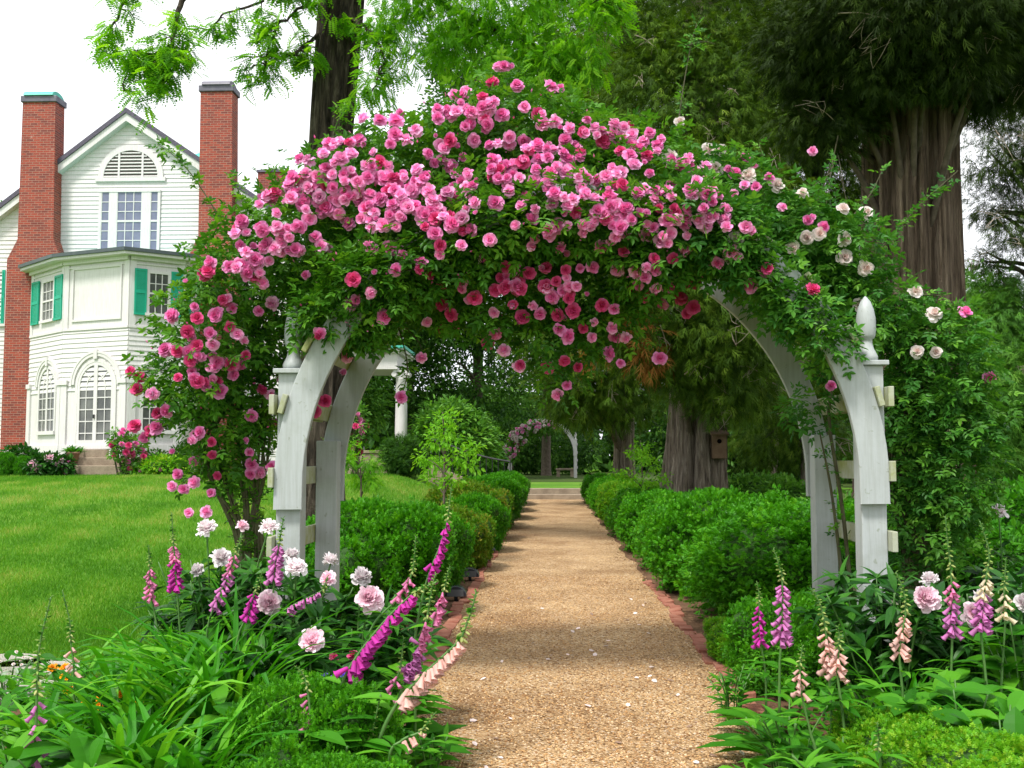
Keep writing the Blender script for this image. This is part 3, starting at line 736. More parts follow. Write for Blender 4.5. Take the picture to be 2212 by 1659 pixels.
for fr, c, w_, sa, sb in ((fA, .54, .86, (.05, .27), (.75, .97)), (fC, .52, .6, (.08, .3), (.74, .96)), (fD, .5, .6, (.08, .28), (.72, .92))):
    sash(fr, c*fr.L, zw0, zw1, w_, 3, 4, M['glass'])
    for q in (sa, sb): shutter(fr, q[0]*fr.L, q[1]*fr.L, zw0-.08, zw1+.12)
arched(fA, .6*fA.L, Zf(930), Zf(834), .62, 'arched_window', 0, 4)
arched(fB, .54*fB.L, Zf(962), Zf(836), .76, 'french_door', 0, 5, True)
arched(fC, .55*fC.L, Zf(930), Zf(834), .45, 'arched_window', 0, 4)
mb = MB(); fr = fB; fr.box(mb, .54*fB.L-.04, .54*fB.L+.01, .046, .09, Zf(905), Zf(897)); mb.build('door_handle', M['iron'], house)
# bay roof with dark gutter
ro = grow(.42)
mb = MB(); mb.prism(ro, zE+.003, zE+.09, lambda a, b, d: (a, b, d)); mb.build('bay_eave', M['house_white'], bay)
ro2 = grow(.5)
mb = MB(); mb.prism(ro2, zE+.093, zE+.2, lambda a, b, d: (a, b, d)); mb.build('gutter', M['gutter'], bay)
mb = MB(); n = len(ro2); V = [(x, y, zE+.203) for x, y in ro2]+[(bcx+(x-bcx)*.25, H-(H-y)*.15, zE+.42) for x, y in ro2]
mb.raw(V, [(i, (i+1) % n, n+(i+1) % n, n+i) for i in range(n)]+[tuple(range(n, 2*n))]); mb.build('bay_roof', M['copper'], bay)
# window in the wing at the far left
fW = Frame((HX(-70), H), (1, 0))
sash(fg, HX(-12), HZ(697), HZ(584), 1.0, 3, 4, M['glass']); shutter(fg, HX(13), HX(19.5), HZ(697), HZ(580))
# portico at the right end
pY = 37.0; px0, px1 = HX(600, pY, 780), HX(873, pY, 780); pz0, pz1 = HZ(798, pY), HZ(757, pY)
mb = MB(); mb.box(px0, px1-.25, pY, 40, pz0, pz1-.12); mb.box(px0, px1-.1, pY-.12, 40.1, pz1-.12, pz1-.05); mb.box(px0, px1, pY-.22, 40.2, pz1-.05, pz1+.04); ent = mb.build('portico_entablature', M['house_white'], house)
mb = MB(); mb.box(px0, px1+.06, pY-.28, 40.3, pz1+.043, pz1+.14); mb.build('portico_roof', M['copper'], house)
for yy in (pY+.35,):
    cx_ = HX(867, pY+.35, 860); zb = 1.3
    mb = MB(); mb.lathe([(.25, 0), (.25, .12), (.22, .16), (.235, .5), (.225, 1.6), (.2, pz0-zb-.36), (.215, pz0-zb-.33), (.2, pz0-zb-.3)], (cx_, yy, zb), 20); co = mb.build('column', M['house_white'], house, smooth=True)
    mb = MB(); mb.box(cx_-.26, cx_+.26, yy-.26, yy+.26, pz0-.1, pz0-.004)
    for s in (-1, 1):
        for q in (-1, 1): mb.tube([(cx_+s*.24, yy+q*.24-.03, pz0-.18), (cx_+s*.24, yy+q*.24+.03, pz0-.18)], .1, 12)
    mb.box(cx_-.2, cx_+.2, yy-.2, yy+.2, pz0-.3, pz0-.1); mb.build('capital', M['house_white'], co, bevel=.01)
mb = MB(); mb.box(px0, HX(838, pY, 980), pY-.5, 47, .3, 1.25); mb.build('portico_floor', M['stone'], house)
# door steps
sz = Zf(970)
st = thing('stone_steps', 'worn brown stone steps below the french door of the house', 'steps', (HX(200, 31.5, 1000), 31.5, .9))
s0, s1 = HX(152, 31.5, 1000), HX(262, 31.5, 1000)
for k, (dy, zt) in enumerate(((.0, sz-.02), (.38, sz-.27), (.76, sz-.52))):
    mb = MB(); mb.box(s0-.12*k, s1+.12*k, 31.75-dy, 32.3-.003*k, .3, zt); mb.build('step', M['stone'], st, bevel=.02)
pot = thing('flower_pot', 'brown clay pot with small green plant beside the house steps', 'flower pot', P(157, 1000, 31.3))
pc = P(157, 998, 31.3); mb = MB(); mb.lathe([(.13, 0), (.2, .25), (.22, .26), (.22, .31), (.18, .31), (.17, .27)], pc, 16); mb.build('pot', M['clay'], pot, smooth=True)
n = 60; V, pl, r = cloud(np.repeat([pc+[0, 0, .28]], n, 0)+rng.normal(size=(n, 3))*[.08, .08, .02], rdir(n)*[1, 1, .3]+[0, 0, .7], np.array([0, 0, 1.])+.4*rdir(n), .3, LANCE); add('foliage', V, pl, M['fox_leaf'], pot, rnd=r)
# retaining wall and stair by the portico
rw = P(795, 1010, 35.5)
mb = MB(); mb.box(HX(690, 35.5, 990), HX(838, 35.5, 990), 35.3, 35.7, .4, HZ(979, 35.5)); mb.box(HX(690, 35.5, 990)-.05, HX(838, 35.5, 990)+.05, 35.25, 35.75, HZ(979, 35.5)+.003, HZ(979, 35.5)+.1)
tag(mb.build('stone_wall', M['stone'], None, (rw[0], 35.5, .5), bevel=.01), 'low brown stone retaining wall below the white portico column', 'wall')
sr = thing('stair_wall', 'curved grey stone stair cheek with thin iron handrail descending the lawn bank', 'stair wall', (P(1000, 1030, 33)[0], 33, .5))
line = [P(925, 1003, 34), P(960, 1015, 33.6), P(1000, 1031, 33.2), P(1050, 1046, 32.8), P(1100, 1056, 32.4)]
line = smooth_line(line, 16); mb = MB()
V = []; 
for q in line: V += [(q[0], q[1], q[2]-1.2), (q[0], q[1]+.4, q[2]-1.2), (q[0], q[1]+.4, q[2]), (q[0], q[1], q[2])]
fs = [(4*i+a, 4*i+4+a, 4*i+4+(a+1) % 4, 4*i+(a+1) % 4) for i in range(15) for a in range(4)]+[(0, 1, 2, 3), (63, 62, 61, 60)]
mb.raw(V, fs); mb.build('cheek', M['stone'], sr)
mb = MB(); hr = line+[0, .9, .85]; mb.tube(hr, .03, 8)
for i in range(0, 16, 1): mb.tube([hr[i], hr[i]-[0, 0, .86]], .014, 6)
mb.build('handrail', M['iron'], sr)
# stone bench behind the far arch
bq = P(1221, 1030, 60); be = thing('stone_bench', 'small grey stone bench on the lawn behind the far arch', 'bench', (bq[0], 60, .42))
mb = MB(); mb.box(bq[0]-.55, bq[0]+.55, 59.8, 60.2, .8, .92); mb.build('seat', M['stone'], be, bevel=.02)
for s in (-.4, .4):
    mb = MB(); mb.box(bq[0]+s-.1, bq[0]+s+.1, 59.85, 60.15, .4, .797); mb.build('leg', M['stone'], be)

# ---------------------------------------------------------------- path lamps
for (u, v, lab) in ((985, 1290, 'nearest'), (1015, 1247, 'second nearest'), (1043, 1211, 'third nearest'), (1054, 1191, 'farthest')):
    q = P(u, v, 1.5*FPX/(v+6-990)); q[2] = .01
    t = thing('path_lamp', lab+' of the four black dome path lamps beside the brick edging', 'path lamp', q, 'low black lamps along the left edge of the path')
    mb = MB(); n = 10; pr = [(.12*math.cos(a), .05+.11*math.sin(a)) for a in np.linspace(0, PI, n)]
    mb.prism([(a, b+.0) for a, b in pr], -.07, .07, lambda a, b, d: (q[0]+a, q[1]+d, q[2]+b)); mb.build('hood', M['black'], t, bevel=.008)
    mb = MB(); mb.box(q[0]-.085, q[0]+.085, q[1]-.078, q[1]-.0705, q[2]+.055, q[2]+.125); mb.build('lens', M['lens'], t)
    mb = MB(); mb.lathe([(.02, -.1), (.02, .049)], q, 8); mb.build('stake', M['black'], t)
# flagstones in the lawn edge
for k, (u, v, rx, ry, lab) in enumerate(((30, 1500, .42, .3, 'front pale flagstone at the lawn edge left of the orange flowers'), (70, 1452, .4, .28, 'grey flagstone in the lawn behind the front stone'), (15, 1440, .3, .3, 'half hidden flagstone at the far left lawn edge'))):
    q = P(u, v, 1.5*FPX/(v-990)); a = np.linspace(0, 2*PI, 11)[:-1]
    pts = [(q[0]+rx*math.cos(t)*(1+.18*rng.normal()*.6), q[1]+ry*math.sin(t)*(1+.18*rng.normal()*.6)) for t in a]
    mb = MB(); mb.prism(pts, -.03, .045, lambda x, y, d: (x, y, d)); tag(mb.build('flagstone', M['flag'], None, (q[0], q[1], 0), bevel=.012), lab, 'flagstone', 'flagstones at the lawn edge')
n = 700; y = 5+22*rng.random(n)**1.4; sd = rng.random(n) < .5; x = np.where(sd, PL, PR)+np.where(sd, 1, -1)*np.abs(rng.normal(size=n))*.16-np.where(sd, .1, -.1)
V, pl, r = cloud(np.stack([x, y, np.full(n, .026)], -1), rdir(n)*[1, 1, .15], np.array([0, 0, 1.])+.5*rdir(n), .02+.03*rng.random(n), LEAF6)
M['litter'] = mat_leaf('dry_leaf', [(.09, .045, .02), (.2, .11, .05), (.3, .2, .1)], .1, .8, .1)
tag(add('leaf_litter', V, pl, M['litter'], rnd=r), 'dry brown leaf bits gathered along the path edges', kind='stuff')
# fallen petals
pm = None
for k in range(64):
    y = 4.6+6.5*rng.random()**1.6; x = PL+.1+(PR-PL-.1)*(rng.random()**.6)
    if pm is None:
        pv = np.array([(0, -1, .1), (-.75, -.2, .25), (-.6, .7, .3), (0, 1, .2), (.6, .7, .3), (.75, -.2, .25), (0, .1, 0)])*.016
        pm = mesh_np('fallen_petal', pv, [np.array([(6, 0, 1), (6, 1, 2), (6, 2, 3), (6, 3, 4), (6, 4, 5), (6, 5, 0)])[:, ::-1]], M['petal_pale'], rnd=np.array([1, 1, 1, 1, 1, 1, .2]), smooth=True)
    o = new_obj('fallen_petal', pm, None, (x, y, .024)); o.rotation_euler = (.3*rng.normal(), .3*rng.normal(), 6*rng.random()); sc = .8+.9*rng.random(); o.scale = (sc, sc, sc)
    tag(o, 'pale curled petal fallen on the tan gravel path', 'petal', 'fallen petals on the path')
# ---------------------------------------------------------------- trees
def leafobj(name, C, mat, parent=None, loc=(0, 0, 0)):
    V, pl, r = C; return add(name, V, pl, mat, parent, loc, r)
def fluted(k, amp, seed, flare=.5, ridges=()):
    rg = np.random.default_rng(seed); ph = rg.random(6)*6.28; fr = [3, 5, 8, 13, 19, 31]; am = np.array([.5, .6, .8, .7, .5, .35])*amp
    def f(a, t):
        v = np.ones_like(a)
        for p, q, m in zip(ph, fr, am): v = v+m*(np.abs(np.sin(a*q*.5+p+t*1.3*math.sin(p*3)))-.64)
        return v
    return f
def trunk(base, pts, rad, mat, parent, k=64, amp=.14, seed=1, n=40, name='trunk'):
    ln = smooth_line(pts, n); rr = np.interp(np.linspace(0, 1, n), np.linspace(0, 1, len(rad)), rad)
    mb = MB(); mb.tube(ln, rr, k, flute=fluted(k, amp, seed)); return mb.build(name, mat, parent, smooth=True, uv=False)
def gpt(u, Y, dz=0):
    q = P(u, 900, Y); q[2] = float(hz(q[0], q[1]))+dz; return q
def tree(label, cat, name, base, tr, blobs, fol, leafmat, barkmat, seed=0, group=None, limbs=(), crown='crown', k=40, amp=.12):
    rg = np.random.default_rng(seed+100)
    t = thing(name, label, cat, base, group)
    if tr is not None: trunk(base, tr[0], tr[1], barkmat, t, k, amp, seed)
    if len(limbs):
        mb = MB()
        for pts, r0, r1 in limbs: ln = smooth_line(pts, 14); mb.tube(ln, np.linspace(r0, r1, 14), 8)
        mb.build('limb', barkmat, t, smooth=True, uv=False)
    if blobs: leafobj(crown, foliage(blobs, *fol, rg=rg), leafmat, t)
    return t
def auto_limbs(tr_line, blobs, r0=.07, rg=None, n=2):
    """limbs from the trunk into each blob of the crown"""
    rg = rg or rng; out = []; tl = np.asarray(tr_line)
    for b in blobs:
        for _ in range(n):
            c = np.array(b[:3])+rg.normal(size=3)*np.array(b[3:6])*.35
            zs = max(tl[0][2]+.5, c[2]-.5*abs(c[2]-tl[0][2])*rg.random()-np.hypot(c[0]-tl[0][0], c[1]-tl[0][1])*.35)
            f = np.clip((zs-tl[0][2])/max(.1, tl[-1][2]-tl[0][2]), 0, 1); s = tl[0]*(1-f)+tl[-1]*f
            m = (s+c)/2+[0, 0, .15*np.linalg.norm(c-s)]; out.append(([s, m, c], r0, .012))
    return out

# locust tree beside the lawn: leaning dark trunk, hanging pinnate fronds
Lb = gpt(690, 17); top = P(742, -30, 17.3)
t = thing('locust_tree', 'tall locust tree with dark furrowed trunk rising behind the left side of the arch', 'tree', Lb)
lt = [Lb-[0, 0, .3], P(690, 1000, 17), P(702, 640, 17.05), P(712, 330, 17.1), P(736, 0, 17.2), P(752, -260, 17.3), P(770, -700, 17.5)]
trunk(Lb, lt, [.46, .36, .34, .335, .36, .36, .3], M['bark_locust'], t, 80, .2, 3, 70)
L17 = lambda *q: [P(u, v, Y) for u, v, Y in q]
limb_px = [
 [(745, -250, 17.2), (600, -150, 16.6), (470, -80, 16), (400, -5, 15.8), (382, 48, 15.7), (367, 112, 15.6), (372, 140, 15.6), (352, 192, 15.6)],
 [(369, 99, 15.65), (337, 118, 15.7), (292, 120, 15.7), (279, 141, 15.7), (268, 195, 15.7)],
 [(745, -250, 17.2), (560, -180, 17), (400, -90, 16.4), (310, -50, 16), (262, 20, 16), (228, 92, 16)],
 [(740, -100, 17), (700, -50, 16.6), (657, 12, 16.4), (606, 48, 16.3), (580, 110, 16.2), (566, 185, 16.2)],
 [(690, 70, 17), (638, 115, 16.5), (585, 130, 16.3), (530, 150, 16.2)],
 [(745, -60, 17.2), (850, -60, 16.6), (960, 10, 16), (1060, 60, 15.6), (1170, 110, 15.4), (1260, 150, 15.2)],
 [(750, -200, 17.2), (900, -190, 16.2), (1100, -120, 15.4), (1250, -40, 15), (1340, 20, 14.8)],
 [(735, 40, 17), (790, 60, 16.5), (830, 120, 16.3), (800, 200, 16.2)],
 [(700, -60, 16.6), (620, -30, 16.3), (560, 5, 16.2), (497, 26, 16.1), (449, 64, 16)],
]
mb = MB()
for i, l in enumerate(limb_px):
    ln = smooth_line(L17(*l), 26); ln[1:] += rng.normal(size=ln[1:].shape)*.02; r0 = .075 if i in (0, 2, 5, 6) else .035
    mb.tube(ln, np.linspace(r0, .012, 26), 7)
tw = []
def twigs(mb, ln, n, L, rg):
    tips = []
    for _ in range(n):
        p = ln[rg.integers(2, len(ln))]; d = rdir(1, rg)[0]; d[2] = -.25*abs(d[2])-.2; e = p+d*L*(.4+.6*rg.random()); m = (p+e)/2+[0, 0, .06]
        q = smooth_line([p, m, e], 6); mb.tube(q, np.linspace(.012, .004, 6), 4); tips += [q[2], q[3], q[4], q[5]]
    return tips
rg = np.random.default_rng(5); tips = []
for i, l in enumerate(limb_px):
    ln = smooth_line(L17(*l), 26)
    if i in (0, 2): ln = ln[10:]
    tips += twigs(mb, ln, (26, 20, 20, 22, 14, 34, 34, 14, 16)[i], .55, rg)
mb.build('limb', M['bark_locust'], t, smooth=True, uv=False)
tips = np.array(tips); k = 3
p = np.repeat(tips, k, 0)+rg.normal(size=(len(tips)*k, 3))*.07; d = rdir(len(p), rg); d[:, 2] = d[:, 2]*.5-.45
C1 = cloud(p, d, np.array([0, 0, 1.])+.5*rdir(len(p), rg), .2+.14*rg.random(len(p)), FROND, rg)
B = [pblob(u, v, Y, ru, rv) for u, v, Y, ru, rv in ((820, 60, 16.5, 50, 60), (880, 30, 16, 80, 60), (990, 50, 15.6, 110, 75), (1090, 90, 15.4, 100, 80), (1190, 120, 15.2, 95, 75), (1270, 90, 15, 70, 60), (1150, 10, 15.2, 150, 50), (1320, 15, 14.8, 45, 35), (805, 180, 16.3, 40, 60), (1240, 165, 15.2, 60, 50), (1120, 170, 15.3, 80, 50), (960, 110, 15.8, 90, 60), (880, 90, 16, 60, 50), (1000, -60, 15.5, 250, 70))]
C2 = foliage(B, 430, 12, .3, .17, FROND, .55, .95, .8, rg)
leafobj('crown', join_clouds([C1, C2]), M['locust'], t)

def cedar(label, u, Y, tr, blobs, n=(700, 16, .5, .34), mat='cedar', bark='bark_cedar', seed=0, amp=.2, k=90, limbs=True, dead=False, name='cedar_tree'):
    base = gpt(u, Y); t = thing(name, label, 'tree', base); rg = np.random.default_rng(seed+40)
    ln = [base-[0, 0, .4]]+[P(a, b, Y) for a, b, _ in tr[1:]]; trunk(base, ln, [r for _, _, r in tr], M[bark], t, k, amp, seed, 60)
    B = [pblob(*b) for b in blobs]
    mb = MB(); m2 = MB(); rr = auto_limbs(np.array([ln[1], ln[-1]]), B, .09*Y/20, rg, 3)
    for pts, r0, r1 in rr: mb.tube(smooth_line(pts, 12), np.linspace(r0, r1, 12), 6)
    for b in B:
        for _ in range(2 if dead else 4):      # bare dead twigs
            e_ = rdir(1, rg)[0]; e_[1] = -abs(e_[1])-.3; p = np.array(b[:3])+unit(e_)*np.array(b[3:6])*.98; d = rdir(1, rg)[0]*.8; d[2] -= .2; s_ = .35+.5*rg.random()
            m2.tube(smooth_line([p, p+d*s_*.5+[0, 0, .05], p+d*s_], 6), np.linspace(.010, .003, 6)*Y/16, 4); q_ = p+d*s_*.5
            for _k in range(3): m2.tube(smooth_line([q_, q_+rdir(1, rg)[0]*s_*.3+[0, 0, -.06], q_+d*s_*.35+rdir(1, rg)[0]*s_*.3], 5), np.linspace(.006, .002, 5)*Y/16, 4)
    tw_ = m2.build('dead_twig', M['dead_twig'], t, smooth=True, uv=False); tw_['kind'] = 'stuff'
    mb.build('limb', M['twig'], t, smooth=True, uv=False)
    leafobj('crown', foliage(B, *n, SPRAY, .45, .55, .7, rg), M[mat], t); return t
c = cedar('great cedar with broad fluted grey trunk behind the right hedge carrying a birdhouse', 1503, 21, [(1503, 1100, .86), (1503, 1085, .66), (1505, 960, .54), (1508, 860, .5), (1510, 600, .44), (1515, 200, .35), (1515, -300, .2)],
  [(1500, 770, 19.6, 140, 90), (1490, 640, 19.4, 210, 140), (1480, 430, 20.0, 230, 170), (1500, 220, 20.2, 230, 180), (1500, 20, 20.5, 220, 180), (1400, 720, 19.4, 120, 90), (1590, 820, 19.6, 80, 80), (1360, 560, 20, 110, 120), (1560, 700, 19.2, 120, 110)], (2400, 18, .48, .25), seed=1)
V, pl, r = foliage([pblob(1395, 740, 18.9, 60, 55), pblob(1310, 770, 18.9, 25, 35), pblob(1350, 690, 18.8, 40, 30)], 26, 12, .3, .34, SPRAY, .8, .5, 1.0); add('dead_spray', V, pl, M['cedar_dead'], c, rnd=r)
cedar('slimmer cedar with furrowed trunk standing behind the great birdhouse cedar', 1347, 33, [(1347, 1080, .5), (1347, 1050, .36), (1348, 950, .3), (1350, 800, .28), (1350, 300, .2), (1350, -200, .12)],
  [(1330, 840, 31.6, 130, 75), (1280, 730, 31.5, 170, 130), (1300, 520, 32, 180, 160), (1320, 300, 32, 170, 160), (1330, 80, 32, 170, 160), (1240, 850, 32, 60, 60)], (1600, 18, .75, .37), seed=2)
cedar('massive red cedar trunk towering behind the pale roses at the right', 1975, 12, [(1975, 1300, .7), (1975, 1000, .6), (1974, 700, .52), (1970, 400, .5), (1968, 100, .49), (1965, -300, .45)],
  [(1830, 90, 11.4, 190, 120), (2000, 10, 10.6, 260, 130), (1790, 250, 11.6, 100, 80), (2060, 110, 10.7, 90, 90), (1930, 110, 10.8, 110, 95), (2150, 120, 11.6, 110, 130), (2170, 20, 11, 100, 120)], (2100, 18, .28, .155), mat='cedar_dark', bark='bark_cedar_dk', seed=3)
cedar('feathery cedar behind the right half of the arch', 1760, 25, [(1760, 1050, .35), (1760, 950, .28), (1760, 800, .26), (1760, 400, .2), (1760, 0, .1)],
  [(1750, 380, 23.5, 200, 140), (1800, 560, 23.5, 190, 140), (1690, 620, 24, 150, 140), (1650, 790, 23, 130, 110), (1700, 930, 25.5, 130, 90), (1830, 780, 24, 120, 120), (1620, 330, 24.5, 150, 120), (1880, 430, 24, 70, 110), (1640, 90, 22.5, 210, 150), (1700, 240, 22.5, 170, 110), (1790, 60, 23, 150, 120)], (3000, 18, .5, .25), seed=4)
cedar('ragged cedar at the right edge with sky showing through its branches', 2330, 17, [(2330, 1200, .4), (2330, 900, .3), (2330, 500, .26), (2330, 0, .2)],
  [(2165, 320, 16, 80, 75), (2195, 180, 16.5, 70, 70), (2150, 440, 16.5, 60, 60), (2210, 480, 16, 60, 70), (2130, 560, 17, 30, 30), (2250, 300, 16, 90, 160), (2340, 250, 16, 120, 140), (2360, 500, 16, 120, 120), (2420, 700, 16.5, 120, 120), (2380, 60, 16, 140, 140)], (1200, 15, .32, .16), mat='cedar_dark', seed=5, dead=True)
cedar('dense green cedar filling the right edge behind the white rose bush', 2180, 18, [(2180, 1200, .3), (2180, 1000, .24), (2180, 800, .18), (2180, 600, .1)],
  [(2160, 720, 17, 110, 110), (2190, 880, 16.5, 120, 140), (2120, 990, 16.5, 110, 120), (2200, 1060, 16, 110, 120), (2100, 820, 17.5, 70, 110), (2130, 640, 17.5, 60, 60)], (1500, 17, .4, .2), seed=6, mat='wood_light')
# thin trunk in the gap under the arch
b0 = gpt(1668, 29); t = thing('young_tree', 'thin bare grey trunk standing in the wood right of the birdhouse cedar', 'tree', b0)
trunk(b0, [b0-[0, 0, .3], P(1668, 1050, 29), P(1672, 960, 29), P(1674, 800, 29)], [.16, .13, .12, .1], M['bark_cedar'], t, 20, .1, 8)
leafobj('crown', foliage([pblob(1670, 860, 28.6, 70, 50), pblob(1690, 780, 29, 60, 60)], 90, 14, .5, .35, SPRAY, .5, .6, .7), M['cedar'], t)

# woodland behind
def decid(label, u, Y, blobs, leaf, n, seed, name='woodland_tree', tr=.28, size=.25, light=False):
    base = gpt(u, Y); rg = np.random.default_rng(seed+70); B = [pblob(*b) for b in blobs]
    vt = min(b[1] for b in blobs)+20; ln = [base-[0, 0, .3], P(u, 960, Y), P(u+4, (960+vt)/2, Y), P(u, vt, Y)]
    t = tree(label, 'tree', name, base, (ln, [tr*1.3, tr, tr*.85, tr*.4]), B, (int(n*1.7), 20, .8, size, LEAF6, .2, .5, .6), M[leaf], M['twig'], seed, limbs=auto_limbs(np.array([ln[1], ln[-1]]), B, .1, rg, 2), k=16, amp=.08)
    return t
decid('dark woodland tree directly behind the portico column', 880, 50, [(880, 830, 49, 100, 90), (900, 680, 49, 120, 110), (880, 500, 50, 130, 130), (860, 360, 50, 90, 70)], 'wood_leaf', 620, 1)
decid('tall woodland tree rising above the crest of the pink roses', 1030, 53, [(1020, 820, 52, 120, 110), (1040, 640, 52, 140, 140), (1030, 430, 53, 150, 150), (1040, 230, 53, 130, 120), (990, 120, 53, 80, 70)], 'wood_leaf', 800, 2)
decid('dark tree behind the distant small arch', 1180, 64, [(1170, 860, 62, 110, 80), (1200, 700, 62, 150, 130), (1180, 480, 63, 150, 160), (1190, 250, 63, 150, 160), (1160, 80, 63, 110, 90)], 'wood_leaf', 800, 3)
decid('light green tree left of the locust trunk base beyond the lawn', 770, 46, [(770, 860, 45, 60, 70), (790, 740, 45, 80, 90), (800, 600, 46, 70, 90), (790, 420, 46, 60, 80)], 'wood_light', 420, 4)
decid('deep green tree closing the view at the end of the walk', 1110, 70, [(1110, 940, 68, 90, 80), (1200, 960, 68, 110, 70), (1040, 900, 68, 90, 100)], 'wood_leaf', 420, 5)
decid('woodland tree glimpsed above the house roof at far left', 5, 60, [(5, 462, 60, 26, 22), (-40, 480, 60, 50, 40)], 'wood_light', 70, 6)
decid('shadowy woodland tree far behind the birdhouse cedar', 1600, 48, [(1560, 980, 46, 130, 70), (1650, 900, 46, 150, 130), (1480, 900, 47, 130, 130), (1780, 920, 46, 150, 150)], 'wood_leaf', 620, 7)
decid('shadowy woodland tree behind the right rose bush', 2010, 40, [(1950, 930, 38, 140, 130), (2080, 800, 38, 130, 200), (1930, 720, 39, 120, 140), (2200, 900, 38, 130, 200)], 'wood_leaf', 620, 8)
n = 26000; x = -36+130*rng.random(n); zz = 6.5*rng.random(n)**1.2; y = 78+8*rng.random(n)
p = np.stack([x, y, zz+.3], -1); tl = cloud(p, rdir(n)-[0, 0, .3], np.array([0, -.6, 1.])+0.7*rdir(n), 1.1, LEAF6, vary=np.clip(.5+.35*np.sin(x*.5)*np.sin(zz*.9+x*.2)+.2*rng.normal(size=n), 0, 1))
tag(leafobj('treeline', tl, M['wood_leaf'], None, (20, 80, 0)), 'far woodland edge closing the view behind the garden', kind='stuff')

# ---------------------------------------------------------------- shrubs
def shrub(name, label, cat, blobs, n, leafmat, size, tpl=LEAF6, core=True, seed=0, droop=.1, crad=.12, group=None, nleaf=14, shell=.3, stems=True):
    rg = np.random.default_rng(seed+900); B = [pblob(*b) for b in blobs] if blobs and len(blobs[0]) in (5, 6) else blobs
    c = np.array(B[0][:3]); base = (c[0], c[1], float(hz(c[0], c[1])))
    t = thing(name, label, cat, base, group)
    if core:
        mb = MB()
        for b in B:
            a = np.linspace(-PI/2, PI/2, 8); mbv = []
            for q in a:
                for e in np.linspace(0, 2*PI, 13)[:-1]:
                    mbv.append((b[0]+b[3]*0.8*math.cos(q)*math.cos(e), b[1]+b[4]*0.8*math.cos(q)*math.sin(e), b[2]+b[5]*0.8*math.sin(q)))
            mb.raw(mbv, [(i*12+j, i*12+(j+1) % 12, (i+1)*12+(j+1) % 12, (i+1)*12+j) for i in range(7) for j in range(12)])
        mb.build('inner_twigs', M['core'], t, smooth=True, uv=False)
    elif stems:
        mb = MB()
        for b in B:
            for _ in range(5):
                e = np.array(b[:3])+rg.normal(size=3)*np.array(b[3:6])*.45; s = np.array(base)+rg.normal(size=3)*[.08, .08, 0]
                mb.tube(smooth_line([s, (s+e)/2+rg.normal(size=3)*.05, e], 8), np.linspace(.014, .005, 8)*max(1, c[1]/12), 5)
        mb.build('stem', M['twig'], t, smooth=True, uv=False)
    leafobj('foliage', foliage(B, n, nleaf, crad, size, tpl, droop, shell, .8, rg), M[leafmat], t)
    return t
# boxwood hedge plants along both sides: three master shapes, copied
def boxmaster(seed, mat):
    rg = np.random.default_rng(seed); n = 3600
    B = [(0, 0, .42, 1, 1, .58)]+[(math.cos(a)*.6, math.sin(a)*.6, .38+.3*rg.random(), .45, .45, .4) for a in rg.random(5)*6.28]+[(0.3*rg.normal(), .3*rg.normal(), .75, .5, .5, .3) for _ in range(3)]+[(math.cos(a)*q, math.sin(a)*q, z, .2+.12*rg.random(), .2+.12*rg.random(), .16+.08*rg.random()) for a, q, z in zip(rg.random(9)*6.28, .55+.4*rg.random(9), .3+.55*rg.random(9))]
    fol = foliage(B, n, 13, .07, .038, SPRIG, -.35, .2, .9, rg)
    fol2 = (fol[0], fol[1], fol[2])
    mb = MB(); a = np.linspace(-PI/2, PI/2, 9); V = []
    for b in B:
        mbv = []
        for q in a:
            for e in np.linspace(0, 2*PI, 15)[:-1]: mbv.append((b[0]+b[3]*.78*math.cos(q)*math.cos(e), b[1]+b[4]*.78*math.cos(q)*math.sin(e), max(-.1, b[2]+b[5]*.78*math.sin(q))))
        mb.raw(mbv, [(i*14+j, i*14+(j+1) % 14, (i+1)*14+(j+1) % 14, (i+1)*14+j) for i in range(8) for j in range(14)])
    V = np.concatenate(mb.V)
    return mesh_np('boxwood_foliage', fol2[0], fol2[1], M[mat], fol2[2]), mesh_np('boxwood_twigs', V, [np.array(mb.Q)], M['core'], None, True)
BOX = [boxmaster(1, 'box_leaf'), boxmaster(2, 'box_leaf'), boxmaster(3, 'box_gold'), boxmaster(4, 'box_lime')]
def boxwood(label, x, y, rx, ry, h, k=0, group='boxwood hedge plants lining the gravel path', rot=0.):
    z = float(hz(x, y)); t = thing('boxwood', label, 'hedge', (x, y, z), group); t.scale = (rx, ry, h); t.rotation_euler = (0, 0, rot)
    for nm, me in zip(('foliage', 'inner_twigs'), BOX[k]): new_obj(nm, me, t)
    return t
LH = [('big bright boxwood just behind the left post of the arch', -1.74, 10.0, .74, 1.15, 1.0, 0), ('boxwood right of the first, close behind the tall magenta foxglove', -1.5, 12.0, .55, .8, .9, 1),
 ('golden browned boxwood beside the black path lamps', -1.32, 13.9, .55, .75, .80, 2), ('round dark boxwood past the farthest path lamp', -1.22, 16.6, .52, .8, .86, 1), ('olive tinged boxwood bulging over the left path edge', -1.5, 19.0, .78, 1.1, 1.0, 2),
 ('tall rounded boxwood in the middle of the left row', -1.42, 22.2, .76, 1.5, 1.02, 0), ('left row boxwood past the tall rounded one', -1.38, 25.6, .74, 1.6, 1.0, 1), ('left row boxwood opposite the slim cedar trunk', -1.36, 29.2, .7, 1.9, 1.0, 0), ('last boxwood of the left row before the far steps', -1.36, 33.6, .66, 2.4, 1.0, 1),
 ('low boxwood on the lawn side behind the first left shrub', -2.25, 13.0, .5, 1.0, .9, 1)]
for i, (lab, x, y, rx, ry, h, k) in enumerate(LH): boxwood(lab, x, y, rx, ry, h, k, rot=i*.4 if abs(rx-ry) < .15 else 0)
